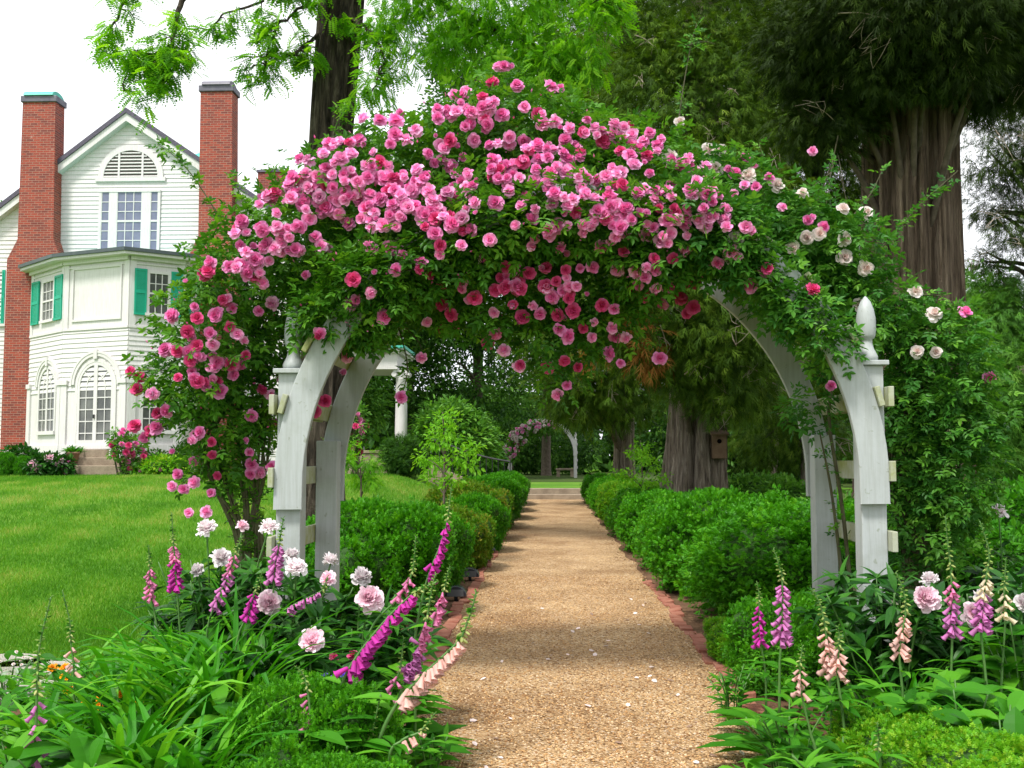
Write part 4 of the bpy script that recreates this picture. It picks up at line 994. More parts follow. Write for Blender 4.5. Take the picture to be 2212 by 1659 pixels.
RH = [('huge rounded boxwood filling the space behind the right posts', 2.55, 9.7, 1.28, 1.2, 1.02, 1), ('large boxwood left of the huge one at the right path edge', 1.98, 11.7, .84, 1.1, 1.05, 0), ('dense bright boxwood third from the arch on the right', 1.95, 14.0, .78, 1.25, .95, 1),
 ('right row boxwood in front of the birdhouse cedar', 1.88, 16.7, .74, 1.5, .9, 0), ('right row boxwood with a clipped flat side below the fresh sapling', 1.84, 19.7, .72, 1.6, .88, 1), ('lighter boxwood midway along the right row', 1.82, 23.0, .7, 1.8, .9, 3), ('right row boxwood before the slim cedar', 1.8, 26.8, .68, 2.0, .88, 0),
 ('right row boxwood next to the last', 1.8, 30.6, .66, 2.0, .9, 1), ('last boxwood of the right row before the far steps', 1.78, 34.4, .66, 2.1, .92, 0), ('boxwood behind the arch between the right posts', 3.5, 11.2, 1.0, 1.2, .95, 0),
 ('back row boxwood left of the great cedar base', 2.9, 14.2, .8, 1.2, .85, 1), ('small dark boxwood at the foot of the right post beside the path', 1.62, 6.7, .36, .45, .58, 1), ('low leafy boxwood spilling over the right brick edging', 1.42, 7.7, .24, .5, .26, 3)]
for i, (lab, x, y, rx, ry, h, k) in enumerate(RH): boxwood(lab, x, y, rx, ry, h, k, rot=i*.7 if abs(rx-ry) < .15 else 0)
FH = [('low bright boxwood in the left foreground below the thin pink foxglove', -1.02, 4.4, .36, .42, .52, 0), ('low bright boxwood at the bottom edge left of the peach foxglove', -.86, 3.85, .3, .34, .36, 1), ('lime leaved boxwood at the bottom right corner', 1.75, 4.05, .5, .4, .42, 3), ('yellow green boxwood below the peach foxgloves on the right', 1.62, 4.7, .36, .34, .36, 3), ('lime boxwood in front of the broad leaved plants', 2.15, 4.3, .4, .4, .38, 3)]
for i, (lab, x, y, rx, ry, h, k) in enumerate(FH): boxwood(lab, x, y, rx, ry, h, k, 'low boxwood plants in the foreground beds', i*1.1)
# round clipped boxes below the house
for lab, u, v, ru in (('clipped green boxwood ball at the left edge below the house', 12, 1008, 26), ('clipped boxwood ball beside the pink peonies below the brick chimney', 52, 1014, 22)):
    q = P(u, v, 30.5); s = ru*30.5/FPX; boxwood(lab, q[0], 30.5, s, s, 2*s*.95, 1, 'clipped boxwood balls below the house')
# shrubs by the house and portico
S30 = 30.8
def flowers_on(t, B, n, mesh_list, size, rg, name='bloom', up=.6, facing=(0, -1, .3)):
    p, o = sample_blobs(B, n, .1, rg); o = o+np.array(facing)*up
    for i in range(n):
        ob = new_obj(name, mesh_list[rg.integers(len(mesh_list))], t); ob.location = p[i]-_loc[t]; ob.rotation_euler = Vector(o[i]).to_track_quat('Z', 'Y').to_euler(); s = size*(.8+.4*rg.random()); ob.scale = (s, s, s)
# ---------------------------------------------------------------- flower meshes
def rosette(name, layers, mat, seed, ruffle=.12, cup=.35, tipw=0., jit=1.):
    """double flower opening along +Z; layers of (count, tilt at base, tilt at tip, length, width, start radius, height)"""
    rg = np.random.default_rng(seed); Vs = []; Q = []; rn = []; n0 = 0; NL, NW = 5, 5
    for li, (cnt, f0, f1, L, W, r0, h0) in enumerate(layers):
        off = rg.random()*6.28
        for k in range(cnt):
            a = off+2*PI*k/cnt+.25*rg.normal(); fa, fb = math.radians(f0+7*jit*rg.normal()), math.radians(f1+10*jit*rg.normal()); l = L*(1+.12*jit*rg.normal()); wd = W*(1+.12*rg.normal())
            rho = r0; h = h0; pts = []
            for i in range(NL):
                t = i/(NL-1); f = fa+(fb-fa)*t
                if i: rho += math.sin(f)*l/(NL-1); h += math.cos(f)*l/(NL-1)
                wt = wd*(.35+.65*math.sin(min(1, t*1.25)*PI/2))*(1-.35*max(0, t-.8)/.2)
                for j in range(NW):
                    s = 2*j/(NW-1)-1; ins = cup*wt*s*s
                    rr = rho-ins*math.cos(f)*.6; hh = h+ins*math.sin(f)*.6+ruffle*wt*rg.normal()*t*(.3+abs(s))
                    if i == NL-1: hh -= .1*wt*abs(math.sin(3*s+k)); rr -= .15*wt*s*s
                    x = rr; y = wt*s
                    pts.append((x*math.cos(a)-y*math.sin(a), x*math.sin(a)+y*math.cos(a), hh)); rn.append(min(1, max(0, (1-tipw)*(.15+.85*(li+1)/len(layers)*(.55+.45*t))+tipw*(t**1.5*.9+.2*(li/len(layers)))+.06*rg.normal())))
            Vs += pts
            for i in range(NL-1):
                for j in range(NW-1):
                    b = n0+i*NW+j; Q.append((b, b+1, b+NW+1, b+NW))
            n0 += NL*NW
    return mesh_np(name, np.array(Vs), [np.array(Q)], mat, np.array(rn), True)
R_LAY = [(5, 5, -25, .028, .011, .002, .004), (6, 20, 5, .032, .015, .004, .002), (7, 42, 30, .036, .019, .005, 0), (9, 64, 54, .041, .021, .006, -.001), (9, 88, 80, .041, .022, .006, -.004), (7, 116, 104, .04, .022, .006, -.006), (5, 140, 124, .036, .02, .005, -.008)]
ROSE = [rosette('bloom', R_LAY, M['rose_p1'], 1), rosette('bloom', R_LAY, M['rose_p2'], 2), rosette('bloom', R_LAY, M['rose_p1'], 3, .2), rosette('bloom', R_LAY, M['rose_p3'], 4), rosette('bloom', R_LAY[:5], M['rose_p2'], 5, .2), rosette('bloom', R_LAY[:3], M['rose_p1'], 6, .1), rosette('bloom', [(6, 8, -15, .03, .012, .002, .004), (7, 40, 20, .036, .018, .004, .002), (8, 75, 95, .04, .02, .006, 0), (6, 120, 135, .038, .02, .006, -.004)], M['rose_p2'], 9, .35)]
ROSEW = [rosette('bloom', [(4, 5, -20, .03, .013, .002, .004), (5, 25, 15, .036, .02, .004, .002), (6, 55, 60, .042, .026, .005, 0), (6, 85, 95, .046, .03, .006, -.003)], M['rose_w'], s) for s in (7, 8)]
P_LAY = [(7, 4, 0, .056, .012, .002, .014), (11, 10, 8, .06, .013, .006, .012), (14, 20, 16, .062, .014, .009, .010), (16, 31, 26, .064, .0145, .011, .008), (17, 43, 38, .066, .015, .012, .006), (17, 56, 50, .067, .0155, .013, .004), (15, 70, 66, .068, .018, .013, .002), (10, 86, 84, .072, .03, .012, 0), (9, 104, 96, .072, .033, .012, -.006)]
PEONY = {'p': [rosette('bloom', P_LAY, M['peony_p'], s, .3, .3, .75, 1.5) for s in (11, 12)], 'w': [rosette('bloom', P_LAY, M['peony_w'], s, .35, .3, .75, 1.6) for s in (13, 14)]}
DAISY = [rosette('bloom', [(9, 25, 20, .018, .006, .002, .003), (13, 60, 60, .026, .008, .003, .002), (14, 80, 85, .032, .009, .004, 0)], M['orange'], s, .05) for s in (21, 22)]
REDF = [rosette('bloom', R_LAY[:4], M['red'], 23)]
VIOF = [rosette('bloom', [(5, 60, 70, .018, .01, .002, 0), (4, 30, 10, .012, .006, .002, 0)], M['violet'], 24)]
def orient(o, d, roll=0.): o.rotation_euler = (Vector(d).to_track_quat('Z', 'Y') @ Euler((0, 0, roll)).to_quaternion()).to_euler()
def place(name, me, parent, p, d, s, roll=None):
    o = new_obj(name, me, parent); o.location = np.asarray(p)-_loc[parent]; orient(o, d, rng.random()*6.28 if roll is None else roll); o.scale = (s, s, s); return o
def merged(name, items, parent, mat, label=None):
    """many small copies (mesh, p, d, s) as one part"""
    Vs = []; Q = []; r = []; n = 0
    for me, p, d, s in items:
        k = len(me.vertices); co = np.empty(k*3, np.float32); me.vertices.foreach_get('co', co); co = co.reshape(-1, 3)
        R_ = np.array((Vector(d).to_track_quat('Z', 'Y') @ Euler((0, 0, rng.random()*6.28)).to_quaternion()).to_matrix())
        Vs.append(co @ R_.T*s+np.asarray(p)); q = np.empty(len(me.loops), np.int32); me.loops.foreach_get('vertex_index', q); Q.append(q.reshape(-1, 4)+n)
        a = np.empty(k, np.float32); me.attributes['rnd'].data.foreach_get('value', a); r.append(a); n += k
    return add(name, np.concatenate(Vs), [np.concatenate(Q)], mat, parent, rnd=np.concatenate(r), smooth=True)

# ---------------------------------------------------------------- climbing roses
PB = [pblob(u, v, Y, ru, rv, rY, 2.6 if Y < 6.6 else 1.0) for u, v, Y, ru, rv, rY in (
 (1085, 300, 7.0, 130, 95, .5), (990, 330, 7.0, 120, 100, .5), (1180, 300, 7.05, 90, 80, .45), (880, 380, 6.95, 160, 110, .5), (760, 430, 6.85, 150, 120, .5), (650, 520, 6.8, 140, 110, .5), (540, 590, 6.75, 120, 100, .45),
 (480, 700, 6.8, 110, 130, .4), (430, 800, 6.8, 110, 110, .35), (480, 900, 6.95, 110, 110, .3), (500, 990, 7.05, 75, 70, .15), (560, 780, 7.1, 80, 120, .3), (620, 640, 7.15, 90, 110, .4), (545, 860, 7.15, 60, 90, .22),
 (740, 610, 6.85, 130, 100, .42), (920, 520, 6.75, 190, 140, .5), (1130, 470, 6.75, 210, 150, .5), (1330, 460, 6.8, 180, 130, .5), (1250, 340, 7.0, 150, 75, .45), (1390, 370, 6.95, 110, 80, .45),
 (1060, 630, 6.85, 150, 85, .38), (1230, 620, 6.85, 170, 95, .4), (1380, 580, 6.85, 110, 85, .4), (1190, 720, 6.9, 110, 75, .28), (1310, 690, 6.95, 75, 60, .24), (940, 640, 6.9, 90, 70, .3), (1215, 800, 7.0, 42, 60, .14), (1415, 545, 6.9, 60, 50, .3), (880, 600, 6.8, 110, 90, .4), (1090, 195, 7.05, 60, 45, .25), (1190, 225, 7.05, 50, 45, .22), (810, 660, 6.95, 70, 60, .3), (1420, 500, 6.8, 120, 110, .42),
 (800, 690, 6.5, 45, 40, .2), (860, 610, 6.42, 80, 60, .25), (960, 540, 6.4, 90, 65, .26), (1080, 490, 6.38, 100, 70, .28), (1210, 470, 6.38, 100, 75, .28), (1330, 480, 6.4, 90, 70, .27), (1430, 510, 6.42, 60, 55, .24), (740, 650, 6.55, 70, 60, .22), (790, 600, 6.42, 80, 60, .25), (700, 690, 6.45, 55, 45, .18), (1400, 560, 6.45, 70, 55, .22))]
WB = [pblob(u, v, Y, ru, rv, rY, 3.0 if Y < 6.6 else 1.0) for u, v, Y, ru, rv, rY in (
 (1500, 470, 7.0, 110, 100, .42), (1600, 460, 7.05, 110, 90, .42), (1720, 510, 7.1, 120, 90, .42), (1820, 560, 7.15, 85, 80, .36), (1640, 560, 7.1, 80, 70, .35), (1560, 390, 7.05, 70, 45, .3), (1880, 650, 7.15, 80, 65, .3), (2000, 735, 7.2, 105, 75, .35), (1760, 620, 7.2, 90, 60, .3),
 (2020, 790, 7.2, 110, 110, .4), (2050, 900, 7.25, 100, 110, .4), (1970, 860, 7.25, 70, 110, .35), (2050, 1020, 7.3, 95, 110, .38), (1970, 1000, 7.4, 70, 120, .3), (2000, 1130, 7.4, 80, 80, .3), (1800, 760, 7.2, 45, 40, .15), (1820, 700, 7.15, 70, 45, .25), (1750, 880, 7.1, 40, 40, .14), (1690, 655, 6.9, 50, 30, .16), (1880, 700, 6.95, 80, 40, .2), (1490, 470, 6.4, 90, 60, .24), (1560, 510, 6.4, 80, 50, .22), (1560, 540, 6.42, 60, 40, .2), (1650, 590, 6.42, 40, 24, .12), (1710, 650, 6.42, 50, 28, .12), (1790, 740, 6.4, 30, 30, .1), (1740, 690, 6.42, 40, 40, .12), (1610, 548, 6.4, 50, 34, .16))]
def front_hit(B, u, v, pad=1.02):
    """nearest skin point of the plant along the line through (u,v), and the outward direction there"""
    o = np.array([0, 0, CAMZ]); d = unit(P(u, v, 10)-o); best = None
    for b in B:
        c = np.array(b[:3]); r = np.array(b[3:6])*pad; q = (o-c)/r; e = d/r
        A = e@e; Bq = q@e; C = q@q-1; D = Bq*Bq-A*C
        if D > 0:
            t = (-Bq-math.sqrt(D))/A
            if best is None or t < best[0]: p = o+d*t; best = (t, p, unit((p-c)/r/r))
    return None if best is None else best[1:]
def canes(t, sets, mat, r0=.016, r1=.005, name='cane'):
    mb = MB()
    for ln in sets: q = smooth_line(ln, 18); mb.tube(q, np.linspace(r0, r1, 18), 6)
    return mb.build(name, mat, t, smooth=True, uv=False)
def leafy_line(ln, step, size, rg, tpl=ROSELEAF):
    q = smooth_line(ln, 60); L = np.linalg.norm(np.diff(q, axis=0), axis=1).sum(); n = max(4, int(L/step)); i = (rg.random(n)*59).astype(int); tan = unit(np.gradient(q, axis=0))[i]
    d = tan*.4+rdir(n, rg)*.9; return cloud(q[i], d, np.array([0, -.3, 1.])+.5*rdir(n, rg), size*(.7+.6*rg.random(n)), tpl, rg)
def tr(pts, a, su, b, sv): return [(a+su*x, b+sv*y) for x, y in pts]
Z6 = [(2020, 80), (1985, 78), (2060, 82), (1945, 185), (2105, 205), (1770, 235), (1755, 275), (1690, 280), (1885, 275), (1960, 310), (1930, 330), (2150, 340), (1640, 350), (1590, 370), (1670, 370), (1765, 340), (1325, 365), (1805, 400), (1920, 450), (1755, 475), (2055, 525), (1100, 450), (1200, 445), (1290, 510), (1370, 540), (1590, 425), (1430, 490), (1300, 440), (920, 560), (850, 570), (890, 600), (980, 590), (1060, 560), (1100, 590), (1150, 630), (980, 640), (1000, 665), (830, 670), (1265, 580), (1580, 520), (1660, 525), (1720, 585), (1590, 575), (1610, 620), (1745, 655), (1930, 610), (1990, 610), (2190, 625), (720, 700), (720, 805), (830, 740), (900, 720), (880, 790), (950, 790), (1010, 800), (1060, 850), (1110, 800), (1130, 720), (1180, 700), (1240, 720), (1190, 800), (1240, 790), (1290, 830), (1360, 830), (1380, 870), (1430, 820), (1500, 800), (1480, 850), (1550, 700), (1600, 680), (1650, 710), (1700, 770), (1780, 770), (1740, 830), (1780, 890), (1820, 870), (2020, 720), (2090, 720), (1950, 770), (2080, 780), (1990, 830), (2050, 830), (2050, 870), (640, 830), (590, 890), (450, 940), (490, 930), (560, 960), (600, 960), (620, 920), (680, 960), (740, 920), (800, 930), (690, 1035), (750, 870), (880, 870), (960, 900), (960, 950), (1020, 920), (1060, 960), (1100, 1000), (1160, 960), (1130, 930), (1290, 880), (1300, 920), (1520, 920), (1350, 980), (1370, 1010), (1690, 940), (1840, 990), (1965, 980), (1770, 1010), (2130, 990), (2170, 920), (2200, 960), (1160, 1040), (1130, 1090), (1180, 1090), (1150, 1140), (1270, 1070), (930, 1110), (990, 1110), (630, 1140), (530, 1150), (750, 1200), (790, 1260), (890, 1030), (1470, 1090), (1500, 1140), (1560, 1180), (1660, 1140), (1740, 1160), (1800, 1140), (1935, 1205), (2090, 1120), (1110, 1270), (1150, 1275), (1260, 1270), (1340, 1340), (1590, 1250), (1590, 1310), (1725, 1260), (1150, 1430), (1295, 1410), (1450, 1390), (1440, 1430), (1520, 1450), (1610, 1505), (1870, 1330), (1870, 1380), (1125, 1555), (1040, 1600), (1020, 1480), (715, 1460), (440, 1240), (500, 1270), (530, 1290), (580, 1280), (540, 1240), (660, 1280), (290, 1110), (250, 1150), (310, 1170), (230, 1210), (250, 1250), (330, 1280), (390, 1130), (240, 1410), (300, 1440), (350, 1360), (380, 1440), (400, 1500), (60, 1370), (20, 1440), (460, 1630), (150, 1630), (1750, 1510), (1750, 1550), (1960, 1550), (2030, 1470), (2095, 1430), (2120, 1540), (1830, 1600), (1790, 1610), (2070, 1640), (1600, 1640), (990, 1645)]
Z7 = [(390, 185), (405, 240), (455, 210), (345, 385), (310, 375), (425, 430), (380, 470), (345, 440), (500, 550), (525, 480), (640, 440), (740, 490), (815, 460), (810, 510), (870, 490), (850, 540), (925, 460), (1060, 525), (1030, 570), (1110, 590), (1130, 560), (940, 585), (865, 625), (1040, 660), (1100, 660), (990, 630), (925, 685), (950, 740), (1020, 720), (1060, 770), (480, 650), (510, 670), (590, 640), (430, 760), (390, 790), (300, 770), (440, 740), (620, 810), (660, 830), (810, 750), (870, 770), (840, 800), (860, 820), (835, 870), (680, 950), (790, 930), (800, 960), (910, 1010), (840, 1020), (890, 1050), (1020, 890), (1080, 900), (1110, 920), (485, 1040), (565, 1025), (765, 1050), (300, 1010), (280, 1070), (1145, 1020), (1180, 1100), (1095, 1140), (1030, 1180), (1200, 1170), (1150, 1190), (1120, 1250), (1175, 1230), (600, 1160), (440, 1120), (300, 1200), (460, 1260), (490, 1300), (750, 1250), (900, 1300), (860, 1130), (900, 1180), (390, 1170), (1345, 930), (1480, 880), (1520, 920), (1470, 980), (1410, 1020), (1310, 1060), (1430, 1110), (1550, 1020), (1630, 920), (1600, 770), (1640, 770), (1700, 670), (1770, 740), (1770, 870), (1700, 860), (1865, 800), (1930, 1000), (2140, 1070), (1280, 1270), (1340, 1300), (1090, 1340), (1040, 1390), (1100, 1410), (960, 1410), (990, 1500), (1085, 1530), (1175, 1520), (1290, 1490), (1320, 1430), (1410, 1460), (1370, 1530), (1270, 1610), (1140, 1630), (1210, 1340), (845, 1430), (640, 1575), (440, 1500), (520, 1530), (500, 1430), (520, 1600), (425, 1600), (750, 1640), (1660, 1320), (1520, 1355), (1850, 1410), (1750, 1490), (1610, 1290), (2150, 1560)]
Z8 = [(20, 130), (140, 125), (105, 195), (15, 235), (165, 275), (20, 325), (215, 200), (250, 235), (310, 160), (335, 245), (355, 280), (555, 200), (510, 270), (605, 315), (495, 365), (460, 320), (670, 360), (625, 360), (340, 330), (380, 360), (365, 470), (430, 515), (65, 440), (140, 510), (285, 505), (380, 605), (335, 650), (590, 455), (650, 500), (850, 470), (410, 220), (1010, 230), (955, 175), (870, 205)]
Z2 = [(1845, 120), (1740, 185), (1325, 140), (1200, 210), (1470, 210), (1480, 190), (1520, 110), (1580, 150), (1295, 310), (1435, 320), (1560, 280), (1610, 330), (1655, 370), (1355, 400), (1460, 390), (1210, 430), (1130, 430), (1330, 500), (1380, 490), (1490, 500), (1660, 460), (1630, 530), (1460, 555), (1310, 575), (960, 615), (920, 590), (1235, 620), (1480, 640), (1575, 600), (960, 710), (1060, 720), (1090, 710), (1770, 705), (1830, 730), (945, 955), (1035, 980), (1080, 960), (1095, 870), (1150, 830), (1340, 1000), (1370, 980), (1335, 1030), (1450, 1045), (1460, 1120), (1660, 1040), (1690, 1105), (1705, 880), (1200, 1130), (1705, 1200), (1850, 1220), (1700, 1260), (1755, 1250), (1495, 1270), (1220, 1270), (1180, 1350), (1260, 1370), (1340, 1330), (1455, 1400), (1300, 1530), (1410, 1525), (1860, 920), (2035, 305), (2170, 320), (995, 1025), (1330, 1170)]
Z5 = [(330, 265), (440, 265), (510, 320), (560, 290), (490, 350), (640, 300), (800, 180), (650, 70), (610, 115), (730, 30), (590, 410), (575, 510), (465, 665), (410, 730), (905, 645), (1020, 415), (1140, 105), (1060, 190), (1120, 240), (1205, 155), (1200, 230), (1500, 385), (1590, 465), (1405, 345)]
pinks = tr(Z6, 442.4, .32, 132.7, .32)+tr(Z7, 1061.8, .32, 132.7, .32)+tr(Z8, 1061.8, .4267, 575.1, .4267)+tr(Z2, 0, .32, 619.4, .32)+tr(Z5, 530.9, .3733, 619.4, .3733)
rg = np.random.default_rng(77)
for c0, c1, n, sp in (((700, 350), (900, 450), 34, 40), ((560, 520), (760, 420), 26, 34), ((960, 260), (1090, 250), 14, 26), ((1250, 290), (1400, 330), 14, 22), ((480, 620), (700, 500), 18, 40), ((1150, 380), (1350, 420), 24, 50), ((1000, 330), (1250, 330), 30, 40), ((800, 420), (1000, 480), 40, 45), ((1200, 470), (1450, 480), 40, 50), ((1440, 420), (1600, 520), 22, 40), ((420, 720), (520, 860), 20, 45), ((1050, 600), (1400, 640), 30, 45), ((620, 430), (760, 370), 24, 24), ((1380, 330), (1540, 400), 14, 24)):
    for _ in range(n): f = rg.random(); pinks.append((c0[0]*(1-f)+c1[0]*f+sp*rg.normal(), c0[1]*(1-f)+c1[1]*f+.6*sp*rg.normal()))
pales = tr([(1205, 645), (1425, 730), (1505, 730), (1440, 810), (1325, 800), (1300, 845), (935, 785), (1270, 410), (1460, 600), (1545, 600), (1730, 780), (1925, 840), (2095, 900), (1650, 1205), (1765, 1190), (2030, 1260), (2130, 1190), (1610, 1320)], 1061.8, .32, 132.7, .32)+tr([(990, 1410), (1145, 1440), (745, 1600), (830, 1580), (1000, 1610)], 1504, .32, 0, .32)+tr([(1000, 80), (1140, 150), (1100, 400), (1480, 310), (1605, 460), (1490, 715), (1620, 720)], 1504, .32, 530.9, .32)
pinks2 = tr([(755, 1485), (860, 1530), (785, 1020)], 1504, .32, 0, .32)+tr([(135, 110), (465, 170), (370, 250), (770, 310), (910, 945), (1980, 890), (1815, 445)], 1504, .32, 530.9, .32)
def rose_plant(name, label, base, B, leafmat, nclump, cane_sets, extra, seed):
    rg = np.random.default_rng(seed); t = thing(name, label, 'rose', base)
    canes(t, cane_sets, M['cane'])
    for l in extra: canes(t, [l], M['cane'], .006, .002, 'shoot')
    C = [foliage(B, nclump, 7, .12, .105, ROSELEAF, .25, .45, .9, rg)]
    C += [leafy_line(l, .02, .085, rg) for l in extra]
    for b, k in zip(cane_sets, range(99)): C.append(leafy_line(b, .05, .075, rg))
    leafobj('foliage', join_clouds(C), M[leafmat], t); return t
def J(*q): return [P(*a) for a in q]
rb = gpt(545, 7.1)
cs = []
for k in range(15):
    u0 = 545+24*rg.normal(); cs.append(J((u0, 1420, 7.1), (u0-5+10*rg.normal(), 1180, 7.1), (u0-10+35*rg.normal(), 980, 7.05), (470+110*rg.random(), 780, 7.0), (450+250*rg.random(), 600, 6.95)))
cs += [J((600, 1400, 7.2), (640, 1000, 7.25), (690, 800, 7.2), (800, 600, 7.1), (1000, 430, 7.0), (1250, 380, 7)), J((590, 1400, 7.2), (610, 900, 7.2), (640, 650, 7.1), (800, 480, 7), (1050, 330, 7.0))]
ex = [J((560, 690, 6.8), (500, 520, 6.75), (430, 400, 6.7), (380, 340, 6.7), (340, 312, 6.7)), J((600, 560, 6.8), (560, 480, 6.8), (520, 420, 6.8), (500, 380, 6.8)), J((640, 640, 7), (670, 540, 7.0), (700, 420, 7), (720, 290, 7.05), (745, 230, 7.1)), J((420, 800, 6.8), (350, 800, 6.75), (290, 800, 6.7)), J((430, 900, 6.9), (360, 920, 6.85), (300, 950, 6.8)), J((450, 1000, 7.0), (400, 1040, 6.95), (375, 1060, 6.9)), J((450, 740, 6.8), (400, 690, 6.75), (385, 640, 6.7)),
      J((1090, 260, 7.05), (1100, 200, 7.05), (1088, 160, 7.05)), J((1180, 270, 7.05), (1190, 220, 7.05), (1187, 185, 7.05)), J((560, 900, 7), (420, 900, 6.9), (330, 850, 6.8)), J((1190, 740, 6.9), (1215, 800, 6.95), (1205, 855, 6.95)), J((1380, 640, 6.9), (1420, 720, 6.95), (1424, 775, 6.95)), J((860, 690, 6.9), (905, 740, 6.9), (912, 775, 6.9)), J((860, 700, 7), (880, 790, 7.0), (868, 858, 7.0)), J((1280, 720, 6.9), (1310, 780, 6.95), (1318, 765, 6.95)), J((1120, 700, 6.9), (1122, 790, 6.9))]
rose = rose_plant('climbing_rose', 'pink flowering climbing rose smothering the left post and crown of the large arch', rb, PB, 'rose_leaf', 3300, cs, ex, 5)
items = []
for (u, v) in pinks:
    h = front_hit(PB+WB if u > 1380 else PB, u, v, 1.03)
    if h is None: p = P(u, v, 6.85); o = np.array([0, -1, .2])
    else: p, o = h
    p = p+unit(o+np.array([0, -1.2, .2]))*.07*rg.random()+np.array([0, -.03, 0]); d = unit(o+np.array([0, -.55, .25])+.35*rg.normal(size=3)); items.append((ROSE[rg.choice(7, p=[.25, .2, .17, .1, .1, .08, .1] if v < 590 else [.25, .08, .17, .36, .04, .06, .04])], p, d, 0.86*(.7+.5*rg.random())))  # low blooms more often deep pink: crimson flowers, plus shade put into colour
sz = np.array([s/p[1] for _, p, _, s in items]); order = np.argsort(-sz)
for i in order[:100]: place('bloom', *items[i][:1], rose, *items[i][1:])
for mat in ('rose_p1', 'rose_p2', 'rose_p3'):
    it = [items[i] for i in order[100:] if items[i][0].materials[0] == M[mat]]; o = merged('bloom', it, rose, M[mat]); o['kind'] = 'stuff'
# buds
n = 420; p, o = sample_blobs(PB, n, .1, rg); V, pl, r = cloud(p+o*.03, o+[0, 0, .5], rdir(n), .03, (np.array([(0, 0, 0), (-.22, .4, 0), (0, .4, -.22), (.22, .4, 0), (0, .4, .22), (0, 1, 0)]), [np.array([(0, 1, 2), (0, 2, 3), (0, 3, 4), (0, 4, 1), (5, 2, 1), (5, 3, 2), (5, 4, 3), (5, 1, 4)])]), rg)
o = add('bud', V, pl, M['rose_p1'], rose, rnd=r); o['kind'] = 'stuff'
wb = gpt(1985, 7.4)
cs = []
for k in range(16):
    u0 = 1985+32*rg.normal(); cs.append(J((u0, 1430, 7.4), (u0+10*rg.normal(), 1200, 7.4), (u0+30*rg.normal(), 1000, 7.35), (1960+150*rg.random(), 820, 7.3), (1800+300*rg.random(), 650, 7.2)))
cs += [J((1850, 1400, 7.2), (1820, 1100, 7.15), (1790, 900, 7.1), (1800, 760, 7.1), (1700, 620, 7.05), (1550, 480, 7)), J((1835, 1400, 7.2), (1800, 1090, 7.15), (1770, 930, 7.1))]
ex = [J((1820, 620, 7.1), (1900, 540, 7.05), (1980, 450, 7.0), (2070, 368, 7.0)), J((1470, 420, 7.0), (1462, 330, 7.0), (1470, 230, 7.0), (1490, 110, 7), (1505, 50, 7)), J((1480, 100, 7), (1520, 90, 7), (1545, 95, 7)), J((1680, 450, 7), (1660, 380, 7), (1640, 310, 7)), J((1750, 470, 7), (1780, 400, 7), (1800, 340, 7)), J((2080, 820, 7.2), (2140, 900, 7.2), (2170, 960, 7.2)), J((1950, 640, 7.1), (2030, 640, 7.1), (2095, 680, 7.1)), J((1440, 400, 7), (1450, 330, 7), (1466, 265, 7)), J((1840, 470, 7), (1880, 420, 7), (1905, 370, 7)), J((1520, 420, 7), (1540, 350, 7), (1548, 325, 7))]
wrose = rose_plant('climbing_rose', 'climbing rose with blush white blooms hanging over the right side of the large arch', wb, WB, 'pale_rose_leaf', 1900, cs, ex, 6)
for lst, mats, s0 in ((pales, ROSEW, 1.0), (pinks2, ROSE[:3], .85)):
    for (u, v) in lst:
        h = front_hit(WB, u, v, 1.03); p, o = h if h is not None else (P(u, v, 6.9), np.array([0, -1, .3]))
        place('bloom', mats[rg.integers(len(mats))], wrose, p, unit(o+np.array([0, -.7, .2])+.3*rg.normal(size=3)), s0*(.8+.4*rg.random()))
# small rose on the far arch
FB = [pblob(u, v, 56.9, ru, rv, .5) for u, v, ru, rv in ((1104, 968, 16, 24), (1122, 945, 20, 18), (1148, 925, 24, 13), (1178, 922, 20, 11), (1205, 930, 14, 9))]
fr_ = thing('climbing_rose', 'distant pink rose growing over the left half of the small far arch', 'rose', (FB[0][0], 57.5, .42))
leafobj('foliage', foliage(FB, 130, 12, .35, .2, LEAF6, .2, .5, .8), M['wood_light'], fr_)
p, o = sample_blobs(FB[:4], 150, .1, rg); 
for a_, me_, mt_ in ((0, ROSEW[0], 'rose_w'), (1, ROSE[1], 'rose_p2')): o2 = merged('bloom', [(me_, q+np.array([0, -.3, .05]), unit(d+np.array([0, -.8, .5])), 2.0) for q, d in zip(p[a_::2], o[a_::2])], fr_, M[mt_]); o2['kind'] = 'stuff'
mb = MB(); mb.tube(J((1104, 1035, 57.5), (1110, 990, 57.5), (1130, 960, 57.5)), .04, 6); mb.build('cane', M['cane'], fr_)

# ---------------------------------------------------------------- shrubs round the house
def flower_shrub(name, label, blobs, leaf, n, size, flowers, fs, nfl, seed, cat='shrub', core=False, tpl=LEAF6, crad=.2):
    t = shrub(name, label, cat, blobs, n, leaf, size, tpl, core, seed, crad=crad)
    rg = np.random.default_rng(seed); B = [pblob(*b) for b in blobs]
    if nfl: flowers_on(t, B, nfl, flowers, fs, rg)
    return t
flower_shrub('rose_bush', 'loose rose bush with red pink blooms in front of the french door steps', [(272, 970, 30.5, 34, 30), (258, 950, 30.5, 20, 22), (290, 990, 30.5, 24, 26), (276, 1005, 30.5, 16, 20)], 'wood_light', 90, .12, [ROSE[0], ROSE[3]], 2.0, 46, 31)
flower_shrub('peony_bush', 'low peony bush with lilac pink blooms beside the stone steps', [(105, 1006, 30.4, 40, 18), (130, 1008, 30.4, 22, 15)], 'peony_leaf', 110, .17, [PEONY['p'][0], ROSE[1]], 1.6, 22, 32, 'peony')
flower_shrub('peony_bush', 'white flowering peony bush below the left brick chimney', [(42, 988, 31, 34, 14), (70, 990, 31, 20, 12)], 'peony_leaf', 80, .17, [PEONY['w'][0]], 1.5, 14, 33, 'peony')
